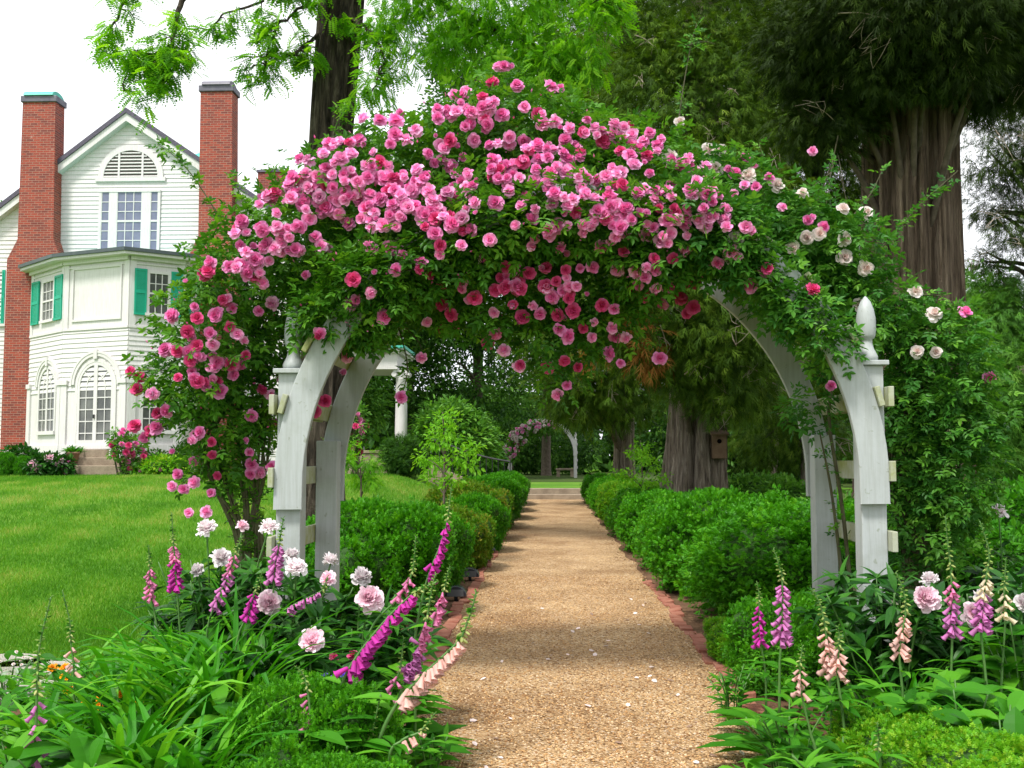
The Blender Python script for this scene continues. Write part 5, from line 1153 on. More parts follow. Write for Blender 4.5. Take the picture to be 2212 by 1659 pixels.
flower_shrub('low_shrub', 'yellow green low shrub under the right bay window', [(350, 1010, 30.5, 45, 20), (320, 1014, 30.5, 26, 14), (390, 1008, 30.5, 26, 18)], 'box_lime', 260, .1, [ROSE[1]], 1.2, 5, 34, core=True)
flower_shrub('low_shrub', 'dark green low shrub against the bow bay wall', [(330, 988, 32.2, 34, 14), (400, 985, 32.2, 30, 16)], 'wood_leaf', 120, .12, [], 1, 0, 35, core=True)
flower_shrub('rose_bush', 'tall rose bush with red and pink flowers beside the portico wall', [(765, 930, 33, 26, 36), (760, 960, 33, 26, 26), (770, 900, 33, 16, 22)], 'wood_light', 120, .13, [REDF[0], ROSE[1], ROSE[3]], 2.1, 40, 36)
flower_shrub('conifer_shrub', 'dense bushy dark conifer at the foot of the portico column', [(870, 985, 32.5, 38, 36), (850, 990, 32.5, 20, 30), (895, 995, 32.5, 20, 24)], 'wood_leaf', 420, .18, [], 1, 0, 37, core=True, tpl=SPRAY)
flower_shrub('woodland_shrub', 'big rounded light green shrub behind the portico conifer', [(970, 930, 38, 70, 60), (1010, 960, 38, 60, 55), (940, 960, 38, 50, 50)], 'wood_light', 620, .2, [], 1, 0, 38, core=True, crad=.35)
flower_shrub('woodland_shrub', 'shadowed shrub between the stair rail and the far arch', [(1035, 995, 44, 42, 36), (1025, 950, 44, 42, 50)], 'wood_leaf', 420, .22, [], 1, 0, 39, core=True, crad=.35)
flower_shrub('woodland_shrub', 'pale leaved shrub on the slope right of the great cedar', [(1640, 1060, 22, 70, 26), (1700, 1075, 21, 60, 30)], 'wood_light', 420, .11, [], 1, 0, 40, core=True)
flower_shrub('woodland_shrub', 'wild green shrub behind the cane base of the right rose', [(1990, 1180, 10.5, 130, 80), (2100, 1160, 10.5, 110, 90)], 'wood_light', 700, .075, [], 1, 0, 41, core=True)
flower_shrub('woodland_shrub', 'low wild shrub at the right edge behind the tall foxgloves', [(2150, 1230, 8.6, 110, 70), (2200, 1150, 9.4, 90, 80)], 'fox_leaf', 520, .07, [], 1, 0, 42, core=True)
flower_shrub('woodland_shrub', 'tangled green shrub seen between the two right posts', [(1790, 1150, 10.6, 90, 70), (1850, 1220, 9.4, 110, 70)], 'wood_light', 560, .06, [], 1, 0, 43, core=True)
# young saplings with fresh leaves
def sapling(label, u, Y, vb, vt, spots, seed, leaf='fresh', size=.075, tpl=LEAF6, n=11):
    rg = np.random.default_rng(seed); base = gpt(u, Y); t = thing('sapling', label, 'sapling', base); mb = MB(); main = smooth_line([base, P(u+2, (vb+vt)/2, Y), P(u-2, vt, Y)], 20); mb.tube(main, np.linspace(.022, .006, 20), 6); C = []
    for (a, b, w_) in spots:
        c = P(a, b, Y+.2*rg.normal()); f = np.argmin(np.abs(main[:, 2]-(c[2]-.25))); q = smooth_line([main[f], (main[f]+c)/2+[0, 0, .05], c], 8); mb.tube(q, np.linspace(.01, .004, 8), 5)
        C.append(foliage([(c[0], c[1], c[2], w_*Y/FPX, w_*Y/FPX, .7*w_*Y/FPX)], n, 8, .1, size, tpl, .35, .8, .8, rg))
    mb.build('stem', M['twig'], t, smooth=True, uv=False); leafobj('foliage', join_clouds(C), M[leaf], t)
sapling('fresh green sapling standing behind the left boxwood row', 958, 14.5, 1100, 890, [(958, 905, 26), (935, 950, 32), (975, 945, 26), (915, 990, 28), (990, 985, 28), (950, 1005, 34), (1015, 1000, 22), (930, 1040, 26), (980, 1035, 26), (960, 925, 30), (1022, 970, 14)], 51)
sapling('small fresh leaved sapling in front of the great cedar trunk', 1385, 19, 1090, 950, [(1388, 970, 24), (1365, 975, 16), (1410, 1010, 22), (1360, 1030, 20), (1385, 1045, 24), (1430, 1040, 18), (1395, 990, 18), (1335, 1020, 12)], 52)
sapling('lacy feathery sapling in the lawn behind the left posts', 778, 15.5, 1130, 985, [(770, 985, 40), (745, 1000, 34), (800, 995, 34), (775, 1020, 34), (735, 970, 26), (795, 1040, 20)], 53, 'locust', .12, FROND, 9)
# birdhouse
bq = P(1553, 962, 20.42); t = thing('birdhouse', 'weathered brown wooden birdhouse hung on the great cedar trunk', 'birdhouse', bq)
mb = MB(); mb.box(bq[0]-.14, bq[0]+.14, 20.36, 20.6, bq[2]-.26, bq[2]+.22); mb.build('box', M['birdwood'], t, bevel=.008)
mb = MB(); mb.hexa([(bq[0]-.18, 20.26, bq[2]+.2), (bq[0]+.18, 20.26, bq[2]+.2), (bq[0]+.18, 20.64, bq[2]+.28), (bq[0]-.18, 20.64, bq[2]+.28), (bq[0]-.18, 20.26, bq[2]+.225), (bq[0]+.18, 20.26, bq[2]+.225), (bq[0]+.18, 20.64, bq[2]+.31), (bq[0]-.18, 20.64, bq[2]+.31)]); mb.build('roof', M['birdwood'], t)
mb = MB(); mb.box(bq[0]-.2, bq[0]+.2, 20.605, 20.66, bq[2]-.42, bq[2]+.45); mb.build('back_board', M['twig'], t)
mb = MB(); mb.prism([(bq[0]+.045*math.cos(a), bq[2]+.08+.045*math.sin(a)) for a in np.linspace(0, 2*PI, 15)[:-1]], 20.352, 20.37, lambda a, b, d: (a, d, b)); mb.build('entrance_hole', mat_simple('dark_hole', (.004, .003, .003), 1, spec=0), t)
# ---------------------------------------------------------------- lawn blades (uncountable)
def in_view(x, y): return np.abs((x/y*FPX+1185)-1106) < 1180
n = 260000; y = 5.6+26*rng.random(n)**1.9; x = -y*.56+(y*.56-2.0)*rng.random(n)
edge = np.interp(y, [1, 6.2, 7.2, 8.5, 40], [-3.9, -3.75, -3.0, -2.55, -2.4]); k = (x < edge+.08*rng.normal(size=n)) & in_view(x, y); x, y = x[k], y[k]; n = len(x)
patch = np.clip(.42+.2*np.exp(-((x*.35+y-19)/1.6)**2)+.12*np.sin((x+.25*y)*5.2)+.25*np.sin(x*.9+np.sin(y*.5)*2)*np.sin(y*.35+1)+.22*np.sin(x*3.1+y*1.7)*np.sin(y*2.3-x)+.2*rng.normal(size=n), 0, 1)
BLADE = (np.array([(-.07, 0, 0), (.07, 0, 0), (.04, .6, .06), (-.04, .6, .06), (0, 1, .25)]), [np.array([(0, 1, 2, 3)]), np.array([(3, 2, 4)])])
d = rdir(n)*[.55, .55, .1]+[0, 0, 1]
V, pl, r = cloud(np.stack([x, y, hz(x, y)-.005], -1), d, rdir(n)+[0, -.3, 0], (.028+.03*rng.random(n))*(1+.03*y), BLADE, vary=patch)
tag(add('grass', V, pl, M['grass'], rnd=r), 'short mown lawn grass with yellowish patches in front of the house', kind='stuff')
# tiny white clover heads are left as grass; low green cover under the bed plants
def scatter(poly, n, rg):
    poly = np.array(poly); lo, hi = poly.min(0), poly.max(0); out = []
    while len(out) < n:
        q = lo+(hi-lo)*rg.random(2); c = False; j = len(poly)-1
        for i in range(len(poly)):
            if (poly[i, 1] > q[1]) != (poly[j, 1] > q[1]) and q[0] < (poly[j, 0]-poly[i, 0])*(q[1]-poly[i, 1])/(poly[j, 1]-poly[i, 1])+poly[i, 0]: c = not c
            j = i
        if c: out.append(q)
    return np.array(out)
rg = np.random.default_rng(300)
C = []
for poly, n in (([(-1.0, 3.2), (-1.0, 8.4), (-2.5, 8.2), (-3.4, 6.4), (-3.4, 3.2)], 2600), ([(1.35, 3.2), (1.35, 6.2), (1.9, 8.5), (3.6, 8.5), (4.2, 3.2)], 2600)):
    q = scatter(poly, n, rg); p = np.column_stack([q, .04+.22*rg.random(n)**1.3]); C.append(cloud(p, rdir(n, rg)*[1, 1, .4]+[0, 0, .35], np.array([0, -.2, 1.])+.4*rdir(n, rg), .07+.07*rg.random(n), LEAFB, rg))
V, pl, r = join_clouds(C); tag(add('ground_cover', V, pl, M['fox_leaf'], rnd=r), 'low mixed green leaves covering the soil of the flower beds', kind='stuff')

# ---------------------------------------------------------------- strap leaves
def straps(c, n, L, wd, rg, lean=1.0, spread=.12):
    a = rg.random(n)*2*PI; l = L*(.6+.5*rg.random(n)); NS = 9; t = np.linspace(0, 1, NS)
    b = np.column_stack([c[0]+spread*rg.normal(size=n), c[1]+spread*rg.normal(size=n), np.full(n, c[2])]); bend = (.5+.9*rg.random(n))*lean
    ang = .12+.25*rg.random(n); th = ang[:, None]+bend[:, None]*1.9*t[None]**1.6
    st = l[:, None]/(NS-1); rad = np.concatenate([np.zeros((n, 1)), np.cumsum(np.sin(th[:, :-1])*st, 1)], 1); z = np.concatenate([np.zeros((n, 1)), np.cumsum(np.cos(th[:, :-1])*st, 1)], 1)
    w_ = wd*(.8+.5*rg.random(n))[:, None]*np.clip(np.minimum(1, .55+1.2*t)*(1-t**3.2), .02, 1)[None]
    ca, sa = np.cos(a)[:, None], np.sin(a)[:, None]; tw = .5*rg.normal(size=(n, 1))*t[None]
    mid = np.stack([b[:, 0:1]+rad*ca, b[:, 1:2]+rad*sa, b[:, 2:3]+z], -1)
    side = np.stack([-sa*np.ones_like(rad), ca*np.ones_like(rad), tw], -1); up = np.stack([-np.cos(th)*ca, -np.cos(th)*sa, np.sin(th)], -1)
    Lft = mid+side*w_[..., None]-up*w_[..., None]*.35*-1; Rt = mid-side*w_[..., None]+up*w_[..., None]*.35
    V = np.stack([Lft, mid, Rt], 2).reshape(-1, 3); V[:, 2] = np.maximum(V[:, 2], .01)
    base = (np.arange(n)*NS*3)[:, None]+(np.arange(NS-1)*3)[None]; q = base.reshape(-1)
    Q = np.concatenate([np.stack([q, q+1, q+4, q+3], -1), np.stack([q+1, q+2, q+5, q+4], -1)])
    return V, [Q], np.repeat(rg.random(n), NS*3)
def ground_at(u, v, h=0):
    """bed point whose plant of height h reaches photo row v"""
    Y = (1.5-h)*FPX/(v-990); q = P(u, 900, Y); q[2] = 0; return q
rg = np.random.default_rng(41)
for u, Y, L, n, lab in ((250, 5.3, .72, 46, 'daylily clump behind the orange flowers at the lawn edge'), (330, 4.7, .8, 60, 'broad arching daylily clump in the middle of the left foreground'), (420, 5.6, .85, 60, 'upright daylily clump below the two magenta foxgloves'), (480, 4.9, .95, 70, 'large glossy daylily clump with long leaves arching to the right'), (545, 5.35, .95, 60, 'daylily clump under the pink peonies'), (280, 4.15, .7, 56, 'daylily clump at the bottom edge left of centre'), (420, 4.05, .7, 56, 'bottom edge daylily clump beside the low bright boxwood'), (130, 4.6, .6, 40, 'thin bladed daylily clump near the flagstones'), (1935, 5.5, .62, 40, 'narrow leaved daylily clump below the pale peach foxglove on the right'), (1860, 4.9, .5, 46, 'grassy blue green tuft among the right foxgloves'), (2190, 4.5, .7, 36, 'strap leaved clump at the bottom right edge')):
    c = gpt(u, Y); t = thing('daylily', lab, 'daylily', c, 'strap leaved clumps in the foreground beds'); V, pl, r = straps(c, int(n*1.25), L, .011 if 'grassy' in lab or 'narrow' in lab else .019, rg, 1.0, .07); add('foliage', V, pl, M['lily_leaf'], t, rnd=r)
# ---------------------------------------------------------------- peonies
def peony(label, u, Y, h, rad, blooms, seed, stems=None):
    rg = np.random.default_rng(seed); c = gpt(u, Y); t = thing('peony', label, 'peony', c, 'flowering peonies in the front beds'); mb = MB(); C = []
    for k in range(26):
        a = rg.random()*6.28; r_ = rad*math.sqrt(rg.random()); e = c+[r_*math.cos(a), r_*math.sin(a)*.8, h*(.55+.4*rg.random())]; s = c+[r_*.25*math.cos(a), r_*.25*math.sin(a), 0]
        q = smooth_line([s, (s+e)/2+[0, 0, .08], e], 10); mb.tube(q, np.linspace(.006, .004, 10), 5); m = 5
        i = rg.integers(3, 10, m); n_ = m*6; p = np.repeat(q[i], 6, 0); d = rdir(n_, rg)*[1, 1, .5]+[0, 0, .12]; C.append(cloud(p, d, np.array([0, -.2, 1.])+.45*rdir(n_, rg), .13+.06*rg.random(n_), LANCE, rg))
    for (bu, bv, bY, col, s, face) in blooms:
        p = P(bu, bv, bY); st = np.array([c[0]+(p[0]-c[0])*.4, c[1]+(bY-c[1])*.5, .25]); q = smooth_line([st, (st+p)/2+[0, .0, .06], p-[0, 0, .03]], 12); mb.tube(q, .0055, 6)
        place('bloom', PEONY[col][rg.integers(2)], t, p-[0, 0, .015], unit(np.array(face, float)+.15*rg.normal(size=3)), .72*s)
        C.append(cloud(np.repeat(q[6:9], 3, 0), rdir(9, rg)*[1, 1, .3]+[0, 0, .2], np.array([0, 0, 1.])+.4*rdir(9, rg), .13, LANCE, rg))
    mb.build('stem', M['stem'], t, smooth=True, uv=False); leafobj('foliage', join_clouds(C), M['peony_leaf'], t)
U, FW, TW = (0, -.35, 1), (0, -1, .35), (.2, -.8, .7)
peony('tall peony with blush white blooms at the foot of the left climbing rose', 480, 6.3, .95, .42, [(447, 1138, 6.2, 'w', .98, (-.2, -.4, 1)), (580, 1135, 6.1, 'w', .92, (.2, -.4, 1)), (478, 1200, 5.9, 'w', .88, (0, -.6, 1)), (428, 1228, 5.9, 'w', .72, (-.2, -.5, 1)), (523, 1131, 6.4, 'p', .6, (.6, -.4, .6))], 61)
peony('peony with blush pink blooms in front of the left arch posts', 640, 6.0, .9, .42, [(628, 1196, 5.9, 'w', .75, (0, -.2, 1)), (640, 1222, 5.7, 'w', .98, (.1, -.6, .9)), (714, 1207, 5.9, 'w', .78, (.1, -.3, 1)), (708, 1246, 5.7, 'p', .72, (.1, -.9, .5))], 62)
peony('dark leaved peony with large pink blooms right of the left posts', 770, 5.7, .8, .44, [(582, 1298, 5.3, 'p', 1.02, (0, -.9, .5)), (780, 1243, 5.6, 'w', .92, (0, -.3, 1)), (797, 1287, 5.3, 'p', 1.12, FW)], 63)
peony('low peony carrying one round pink bloom in front of the others', 680, 5.2, .62, .36, [(672, 1379, 5.0, 'p', .95, FW)], 64)
peony('dark leaved peony with one large pink bloom at the right front post', 1900, 5.9, .88, .5, [(1997, 1286, 5.3, 'p', 1.08, FW), (2008, 1247, 5.5, 'w', .72, (0, -.2, 1))], 65)
peony('peony half hidden behind the right foxgloves', 2110, 5.8, .85, .36, [(2103, 1318, 5.3, 'p', .95, (-.2, -1, .3)), (2120, 1284, 5.5, 'w', .7, (0, -.3, 1)), (2212, 1295, 5.3, 'w', .8, FW)], 66)
peony('tall thin peony stem with a single pale bloom at the right edge', 2160, 7.6, .8, .2, [(2157, 1100, 7.5, 'w', .85, (0, -.3, 1))], 67)
# ---------------------------------------------------------------- foxgloves
def bell_mesh(mat, name='bell'):
    """hanging tube flower, mouth towards +Z"""
    prof = [(.0035, 0), (.007, .002), (.0088, .008), (.0096, .019), (.0112, .031), (.0120, .043), (.0132, .051), (.0172, .0555)]; k = 14; V = []; r = []
    for i, (a, z) in enumerate(prof):
        for j in range(k):
            q = 2*PI*j/k; m = 1+(.10*math.cos(5*q) if i == len(prof)-1 else 0); ext = .006*math.cos(q) if i >= len(prof)-3 else 0
            V.append((a*m*math.cos(q), a*m*math.sin(q), z+ext*(i-len(prof)+4)/3)); r.append(.3+.7*i/len(prof))
    n = len(V)
    for i in range(len(prof)-1, 2, -1):          # pale throat inside
        for j in range(k): x, y, z = V[i*k+j]; V.append((x*.9, y*.9, z-.001)); r.append(1.0)
    Q = [(i*k+j, i*k+(j+1) % k, (i+1)*k+(j+1) % k, (i+1)*k+j) for i in range(len(prof)-1) for j in range(k)]
    m = len(prof)-3
    Q += [(n+i*k+j, n+i*k+(j+1) % k, n+(i+1)*k+(j+1) % k, n+(i+1)*k+j) for i in range(m-1) for j in range(k)]
    Q += [((len(prof)-1)*k+j, (len(prof)-1)*k+(j+1) % k, n+(j+1) % k, n+j) for j in range(k)]
    return mesh_np(name, np.array(V), [np.array(Q)], mat, np.array(r), True)
BELL = {c: bell_mesh(M['fx_'+c]) for c in ('magenta', 'orchid', 'pink', 'peach', 'cream')}
BUD = (np.array([(0, 0, 0), (-.2, .4, 0), (0, .4, -.2), (.2, .4, 0), (0, .4, .2), (-.14, .8, 0), (0, .8, -.14), (.14, .8, 0), (0, .8, .14), (0, 1, 0)]), [np.array([(0, 1, 2), (0, 2, 3), (0, 3, 4), (0, 4, 1), (9, 6, 5), (9, 7, 6), (9, 8, 7), (9, 5, 8)]), np.array([(1, 5, 6, 2), (2, 6, 7, 3), (3, 7, 8, 4), (4, 8, 5, 1)])])
def foxglove(label, Y, stem, bells, tip, col, s=1.0, nb=None, side=None, leaves=14, seed=0, col2=None, Yb=None):
    rg = np.random.default_rng(seed+500); pts = [P(u, v, Y) for u, v in stem+bells+tip]; b0 = pts[0].copy()
    if b0[2] > .05: g0 = b0.copy(); g0[2] = 0; g0[0] -= .25*(pts[1][0]-b0[0]); g0[1] += .05; pts = [g0]+pts; ofs = 1
    else: ofs = 0
    base = pts[0].copy(); base[2] = 0; t = thing('foxglove', label, 'foxglove', base, 'foxgloves in the foreground beds')
    m = len(pts); NP = 90; q = smooth_line(pts, NP); i0 = int((len(stem)+ofs)/(m-1)*(NP-1)); i1 = int((len(stem)+ofs+max(0, len(bells)-1))/(m-1)*(NP-1))
    mb = MB(); rad = np.linspace(.0075, .0025, NP)*s; mb.tube(q, rad, 7); mb.build('stem', M['stem'], t, smooth=True, uv=False)
    tan = unit(np.gradient(q, axis=0))
    if bells:
        L = np.linalg.norm(np.diff(q[i0:i1+1], axis=0), axis=1).sum(); n = int((nb or max(3, int(L/.0175/s)))*1.35)
        for k in range(n):
            f = (k+.3*rg.random())/n; i = int(i0+f*(i1-i0)); a = k*2.4+.5*rg.normal()
            o = np.array([math.cos(a), math.sin(a)*.9, 0]); o[1] -= .35
            if side is not None: o = np.array(side, float)+.45*rg.normal(size=3)
            d = unit(unit(o)*.9+np.array([0, 0, -.6-.4*rg.random()])); sc = .76*s*(1.12-.45*f)*(.92+.16*rg.random())
            c = col2 if (col2 and f > .62) else col
            p = q[i]+unit(o)*.006
            ob = new_obj('bell', BELL[c], t); ob.location = p-_loc[t]; orient(ob, d, rg.random()*.6); ob.scale = (sc, sc, sc)
    # green buds to the tip, and calyx leaves down the spike
    nb_ = 10+int(np.linalg.norm(q[-1]-q[i1])/.011); ii = np.linspace(i1+1, NP-1, nb_).astype(int).clip(0, NP-1); f = (ii-i1)/(NP-i1); a = np.arange(nb_)*2.4
    d = np.stack([np.cos(a), np.sin(a), -.7+1.5*f], -1)
    C1 = cloud(q[ii], d, rdir(nb_, rg), s*(.028-.016*f), BUD, rg, np.clip(.75-.8*f+.2*rg.random(nb_), 0, 1))
    jj = rg.integers(i0, NP-2, 26); C2 = cloud(q[jj], rdir(26, rg)*[1, 1, .4], rdir(26, rg), .022*s, LEAF6, rg, .25*rg.random(26))
    leafobj('bud', C1, M['bud'], t)
    # stem leaves and basal rosette
    kk = rg.integers(2, max(4, int(i0*.9)), leaves); a = rg.random(leaves)*6.28; lo = 1-kk/max(1, i0)
    C = [cloud(q[kk], np.stack([np.cos(a), np.sin(a), .35+.0*a], -1), np.array([0, 0, 1.])+.3*rdir(leaves, rg), s*(.10+.16*lo), LANCE, rg)]
    nl = 14; a = rg.random(nl)*6.28; C.append(cloud(np.repeat([base+[0, 0, .06]], nl, 0), np.stack([np.cos(a), np.sin(a), .55+.3*rg.random(nl)], -1), np.array([0, 0, 1.])+.2*rdir(nl, rg), (.22+.12*rg.random(nl))*s, leaf_tpl((.6, 1, 1, .75), .22, .45, .36), rg))
    C.append(C2); leafobj('foliage', join_clouds(C), M['fox_leaf'], t)
DR, DN = (.8, -.4, -.2), None
FG = [
 ('lilac pink foxglove mostly gone to seed at the far left front edge', 3.9, [(78, 1720)], [(76, 1640), (80, 1500)], [(85, 1400), (110, 1290)], 'orchid', 1.15, 9, None),
 ('nearly faded peach foxglove beside the orange flowers', 5.0, [(165, 1600), (160, 1500)], [(160, 1450), (153, 1385)], [(150, 1340), (135, 1275)], 'peach', .95, 5, None),
 ('short dense rose magenta foxglove in front of the lawn', 5.6, [(375, 1560), (348, 1400)], [(328, 1292), (323, 1225)], [(322, 1200), (321, 1178)], 'pink', .9, 17, None, 'pink'),
 ('tall dense magenta pink foxglove against the lawn', 5.8, [(400, 1500), (388, 1350)], [(382, 1262), (375, 1175)], [(373, 1150), (371, 1108)], 'magenta', 1.0, 24, None, 'pink'),
 ('purple pink foxglove leaning right among the blush peonies', 5.5, [(440, 1500), (447, 1369)], [(463, 1310), (492, 1245), (508, 1195)], [(516, 1175), (524, 1158)], 'orchid', 1.0, 20, None, 'pink'),
 ('orchid pink foxglove with long cream bud tip before the left arch post', 5.3, [(580, 1500), (587, 1346)], [(593, 1245), (603, 1175)], [(607, 1150), (612, 1118)], 'orchid', 1.0, 24, None),
 ('small deep magenta foxglove left of the pink peony bloom', 5.2, [(500, 1480), (515, 1373)], [(536, 1330), (550, 1280)], [(560, 1255), (567, 1233)], 'magenta', .95, 14, None),
 ('short orchid foxglove lying almost sideways under the peonies', 5.2, [(540, 1480), (575, 1350)], [(625, 1312), (693, 1277)], [(702, 1262), (708, 1245)], 'orchid', .85, 16, (.3, -.8, -.1)),
 ('long vivid magenta foxglove arching over to the right in the foreground', 4.4, [(706, 1720), (714, 1600), (732, 1505)], [(750, 1452), (790, 1392), (840, 1332), (890, 1284)], [(918, 1268), (948, 1256)], 'magenta', 1.25, 40, (.75, -.45, -.35)),
 ('tall magenta foxglove standing before the left boxwood row', 5.0, [(885, 1480), (904, 1330)], [(925, 1245), (950, 1180), (966, 1125)], [(971, 1085), (976, 1047)], 'magenta', 1.0, 24, (.5, -.7, -.2)),
 ('pale pink foxglove tip behind the arching magenta spike', 4.9, [(780, 1440), (807, 1349)], [(862, 1290), (889, 1241)], [(895, 1204), (898, 1158)], 'pink', .95, 9, None),
 ('upright orchid pink foxglove crossing behind the peach one', 4.5, [(830, 1600), (858, 1517)], [(884, 1452), (902, 1405), (922, 1335)], [(932, 1275), (941, 1240)], 'orchid', 1.15, 34, (.3, -.8, -.3), 'pink'),
 ('small clear pink foxglove next to the black path lamp', 4.9, [(900, 1480), (925, 1385)], [(940, 1328), (958, 1275)], [(966, 1245), (972, 1222)], 'pink', .95, 14, (.6, -.6, -.2)),
 ('large peach foxglove leaning out over the gravel path', 4.2, [(803, 1655), (830, 1570), (867, 1506)], [(876, 1496), (920, 1452), (960, 1415), (993, 1382)], [(1009, 1345), (1021, 1310), (1029, 1276)], 'peach', 1.35, 32, (.55, -.6, -.5)),
 ('green budded foxglove spike at the bottom edge by the path', 4.2, [(792, 1660)], [], [(798, 1610), (807, 1570), (822, 1500)], 'cream', 1.0, 0, None),
 ('thin bent foxglove stem with a few pink bells left', 4.2, [(680, 1622)], [(672, 1560), (664, 1490)], [(655, 1458), (639, 1440)], 'pink', .95, 5, (-.8, -.3, -.3)),
 ('small rose foxglove hidden between the two large leaning spikes', 4.45, [(800, 1580)], [(838, 1506), (862, 1452)], [(868, 1415), (872, 1376)], 'pink', .9, 6, None),
 ('low peach foxglove shoot drooping beside the path edge', 4.1, [(840, 1640)], [(868, 1600), (905, 1582)], [(925, 1560), (940, 1540)], 'peach', 1.0, 4, (.7, -.5, -.3)),
 ('deep magenta foxglove beside the path at the right bed edge', 5.6, [(1655, 1500), (1652, 1440)], [(1643, 1385), (1640, 1305)], [(1639, 1280), (1635, 1258)], 'magenta', .95, 16, None),
 ('tall orchid foxglove in front of the right boxwoods', 5.0, [(1683, 1637), (1684, 1450)], [(1688, 1375), (1690, 1258)], [(1683, 1222), (1671, 1186)], 'orchid', 1.08, 28, None),
 ('pale peach foxglove bending left before the right rear post', 4.8, [(1797, 1620), (1795, 1530)], [(1790, 1440), (1784, 1365)], [(1772, 1308), (1750, 1268)], 'peach', 1.15, 14, None),
 ('second peach foxglove just right of the bending one', 4.7, [(1827, 1620), (1820, 1540)], [(1809, 1455), (1812, 1400)], [(1813, 1375), (1810, 1352)], 'peach', 1.1, 10, None),
 ('slender peach foxglove leaning at the right path border', 4.4, [(1765, 1640), (1750, 1580)], [(1731, 1495), (1728, 1440)], [(1731, 1415), (1734, 1394)], 'peach', .9, 8, None),
 ('peach pink foxglove in front of the right pink peony bloom', 4.9, [(1954, 1600), (1950, 1500)], [(1943, 1405), (1956, 1325)], [(1951, 1275), (1935, 1236)], 'peach', 1.1, 15, None),
 ('tall orchid foxglove with a long green tip at the right', 5.1, [(2053, 1540), (2055, 1450)], [(2057, 1362), (2055, 1248)], [(2047, 1170), (2042, 1115)], 'orchid', 1.1, 20, None, 'pink'),
 ('tallest foxglove at the right with cream buds over orchid bells', 5.0, [(2135, 1540), (2128, 1450)], [(2119, 1350), (2131, 1245)], [(2136, 1190), (2116, 1125)], 'orchid', 1.1, 26, None, 'cream'),
 ('cream foxglove at the right edge next to the tallest one', 5.2, [(2161, 1520), (2166, 1430)], [(2172, 1330), (2169, 1275)], [(2171, 1240), (2173, 1206)], 'cream', 1.0, 9, None),
 ('seed budded foxglove stalk above the lime boxwood at bottom right', 4.0, [(1902, 1660)], [], [(1898, 1620), (1897, 1590), (1895, 1560)], 'cream', .9, 0, None),
]
for i, f in enumerate(FG):
    foxglove(f[0], f[1], f[2], f[3], f[4], f[5], f[6], f[7], f[8], seed=i, col2=f[9] if len(f) > 9 else None)
# ---------------------------------------------------------------- broad leaved plants, small flowers
BROAD = leaf_tpl((.6, 1, 1.05, .8), .2, .35, .5)
def leafy(name, label, cat, u, Y, h, rad, n, size, tpl, mat, seed, group=None, flowers=None, nf=0, fs=1):
    rg = np.random.default_rng(seed); c = gpt(u, Y); t = thing(name, label, cat, c, group); mb = MB(); ns = 12; C = []
    for k in range(ns):
        a = rg.random()*6.28; r_ = rad*math.sqrt(rg.random()); e = c+[r_*math.cos(a), r_*math.sin(a), h*(.7+.3*rg.random())]; q = smooth_line([c+[r_*.3*math.cos(a), r_*.3*math.sin(a), 0], (c+e)/2+[0, 0, h*.1], e], 10); mb.tube(q, .004, 5)
        m = max(3, n//ns); i = rg.integers(1, 10, m); C.append(cloud(q[i], rdir(m, rg)*[1, 1, .3]+[0, 0, .4], np.array([0, -.2, 1.])+.35*rdir(m, rg), size*(.7+.5*rg.random(m)), tpl, rg))
        if k < nf: place('bloom', flowers[0], t, e+[0, 0, .02], unit(np.array([.3*rg.normal(), -.5, 1])), fs)
    mb.build('stem', M['stem'], t, smooth=True, uv=False); leafobj('foliage', join_clouds(C), M[mat], t); return t
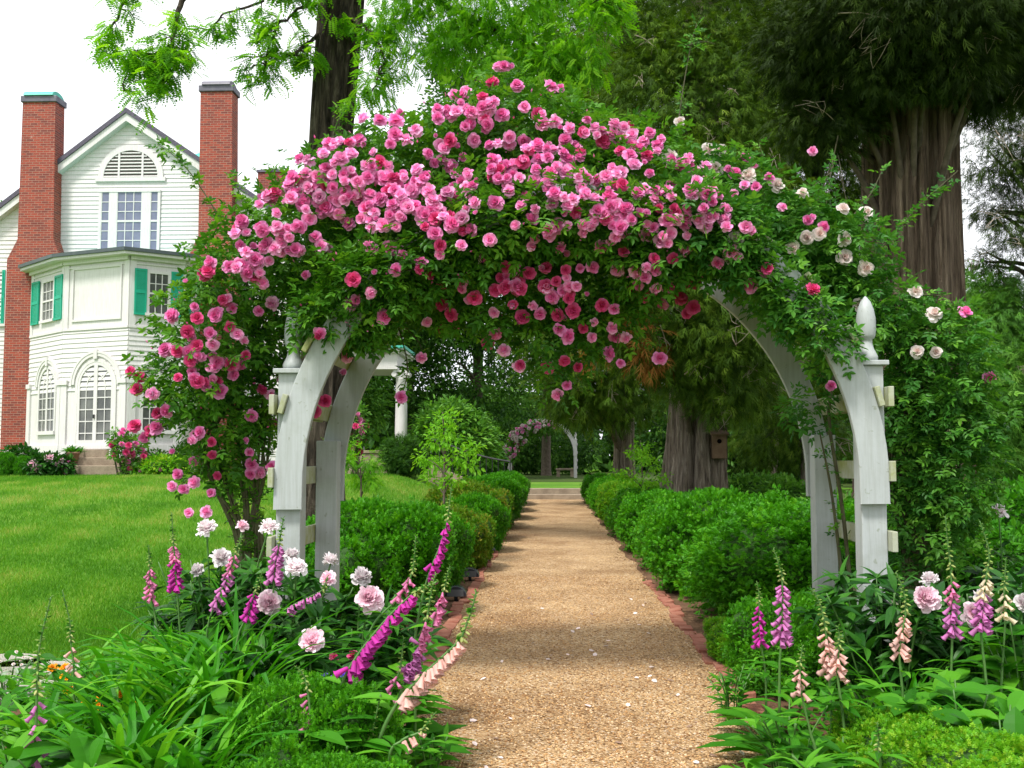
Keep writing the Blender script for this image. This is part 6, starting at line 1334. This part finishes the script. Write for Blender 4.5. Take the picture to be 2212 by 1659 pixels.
for u, Y, h, rad, n, s, lab in ((2060, 4.6, .5, .28, 200, .14, 'broad leaved green plant at the lower right below the orchid foxglove'), (2150, 4.3, .48, .26, 190, .15, 'broad leaved plant touching the right picture edge at the bottom'), (1990, 4.9, .5, .24, 170, .125, 'broad leaved plant between the peach and orchid foxgloves'), (1690, 4.7, .42, .22, 90, .15, 'leafy green plant at the foot of the tall orchid foxglove'), (1640, 4.35, .25, .2, 70, .16, 'low leafy plant spilling onto the path at the bottom right'), (1800, 4.25, .36, .26, 100, .15, 'leafy plant under the peach foxgloves at the bottom'), (1570, 6.0, .3, .26, 120, .09, 'small leafy plant on the right brick edging'),
    (860, 4.0, .3, .24, 90, .15, 'leafy plant at the bottom edge beside the left path border'), (740, 4.25, .4, .22, 80, .17, 'leafy plant at the foot of the arching magenta foxglove'), (930, 4.6, .3, .2, 90, .1, 'small leafy plant below the leaning peach foxglove'), (500, 6.0, .5, .2, 30, .26, 'large upright smooth leaved plant left of the dark peonies'), (180, 4.0, .42, .3, 110, .17, 'leafy phlox like plant at the bottom left'), (60, 4.3, .35, .3, 90, .14, 'leafy plant at the bottom left corner'), (330, 3.75, .36, .3, 120, .15, 'leafy plant in the lowest row left of centre'), (420, 6.6, .5, .3, 90, .16, 'tall leafy plant at the lawn edge behind the magenta foxgloves'), (2190, 5.3, .7, .26, 80, .18, 'tall leafy plant at the right edge behind the cream foxglove'), (590, 4.7, .4, .24, 60, .2, 'big leaved plant between daylilies and low boxwood'), (840, 5.0, .45, .24, 70, .2, 'big leaved foxglove rosette behind the magenta spikes')):
    leafy('leafy_plant', lab, 'plant', u, Y, h, rad, n, s, BROAD if s > .16 or 'broad' in lab else LANCE, 'fox_leaf', int(u*Y))
for u, Y, h, lab in ((165, 5.3, .42, 'orange marigold plant nearest the lawn'), (240, 5.0, .36, 'orange marigold plant in the middle of its group'), (268, 4.8, .32, 'yellow orange marigold plant closest to the daylilies')):
    leafy('marigold', lab, 'marigold', u, Y, h, .13, 50, .07, LANCE, 'fox_leaf', int(u), 'orange flowered plants at the left', DAISY, 6, .8)
leafy('silver_plant', 'silvery grey leaved plant below the round pink peony bloom', 'plant', 700, 4.9, .42, .16, 110, .07, LEAF6, 'silver', 3)
leafy('larkspur', 'small violet flowered plant right of the pink peony', 'larkspur', 732, 4.9, .46, .06, 40, .06, LANCE, 'fox_leaf', 4, None, VIOF, 8, 1.0)
leafy('red_flower_plant', 'dark leaved plant with small crimson flowers behind the arching foxglove', 'plant', 765, 5.2, .5, .14, 70, .1, LANCE, 'peony_leaf', 5, None, [ROSE[3]], 7, .55)
leafy('white_flower_plant', 'small white flowered plant at the far left lawn edge', 'plant', 40, 6.2, .3, .16, 60, .06, LANCE, 'silver', 6, None, [ROSEW[0]], 8, .22)
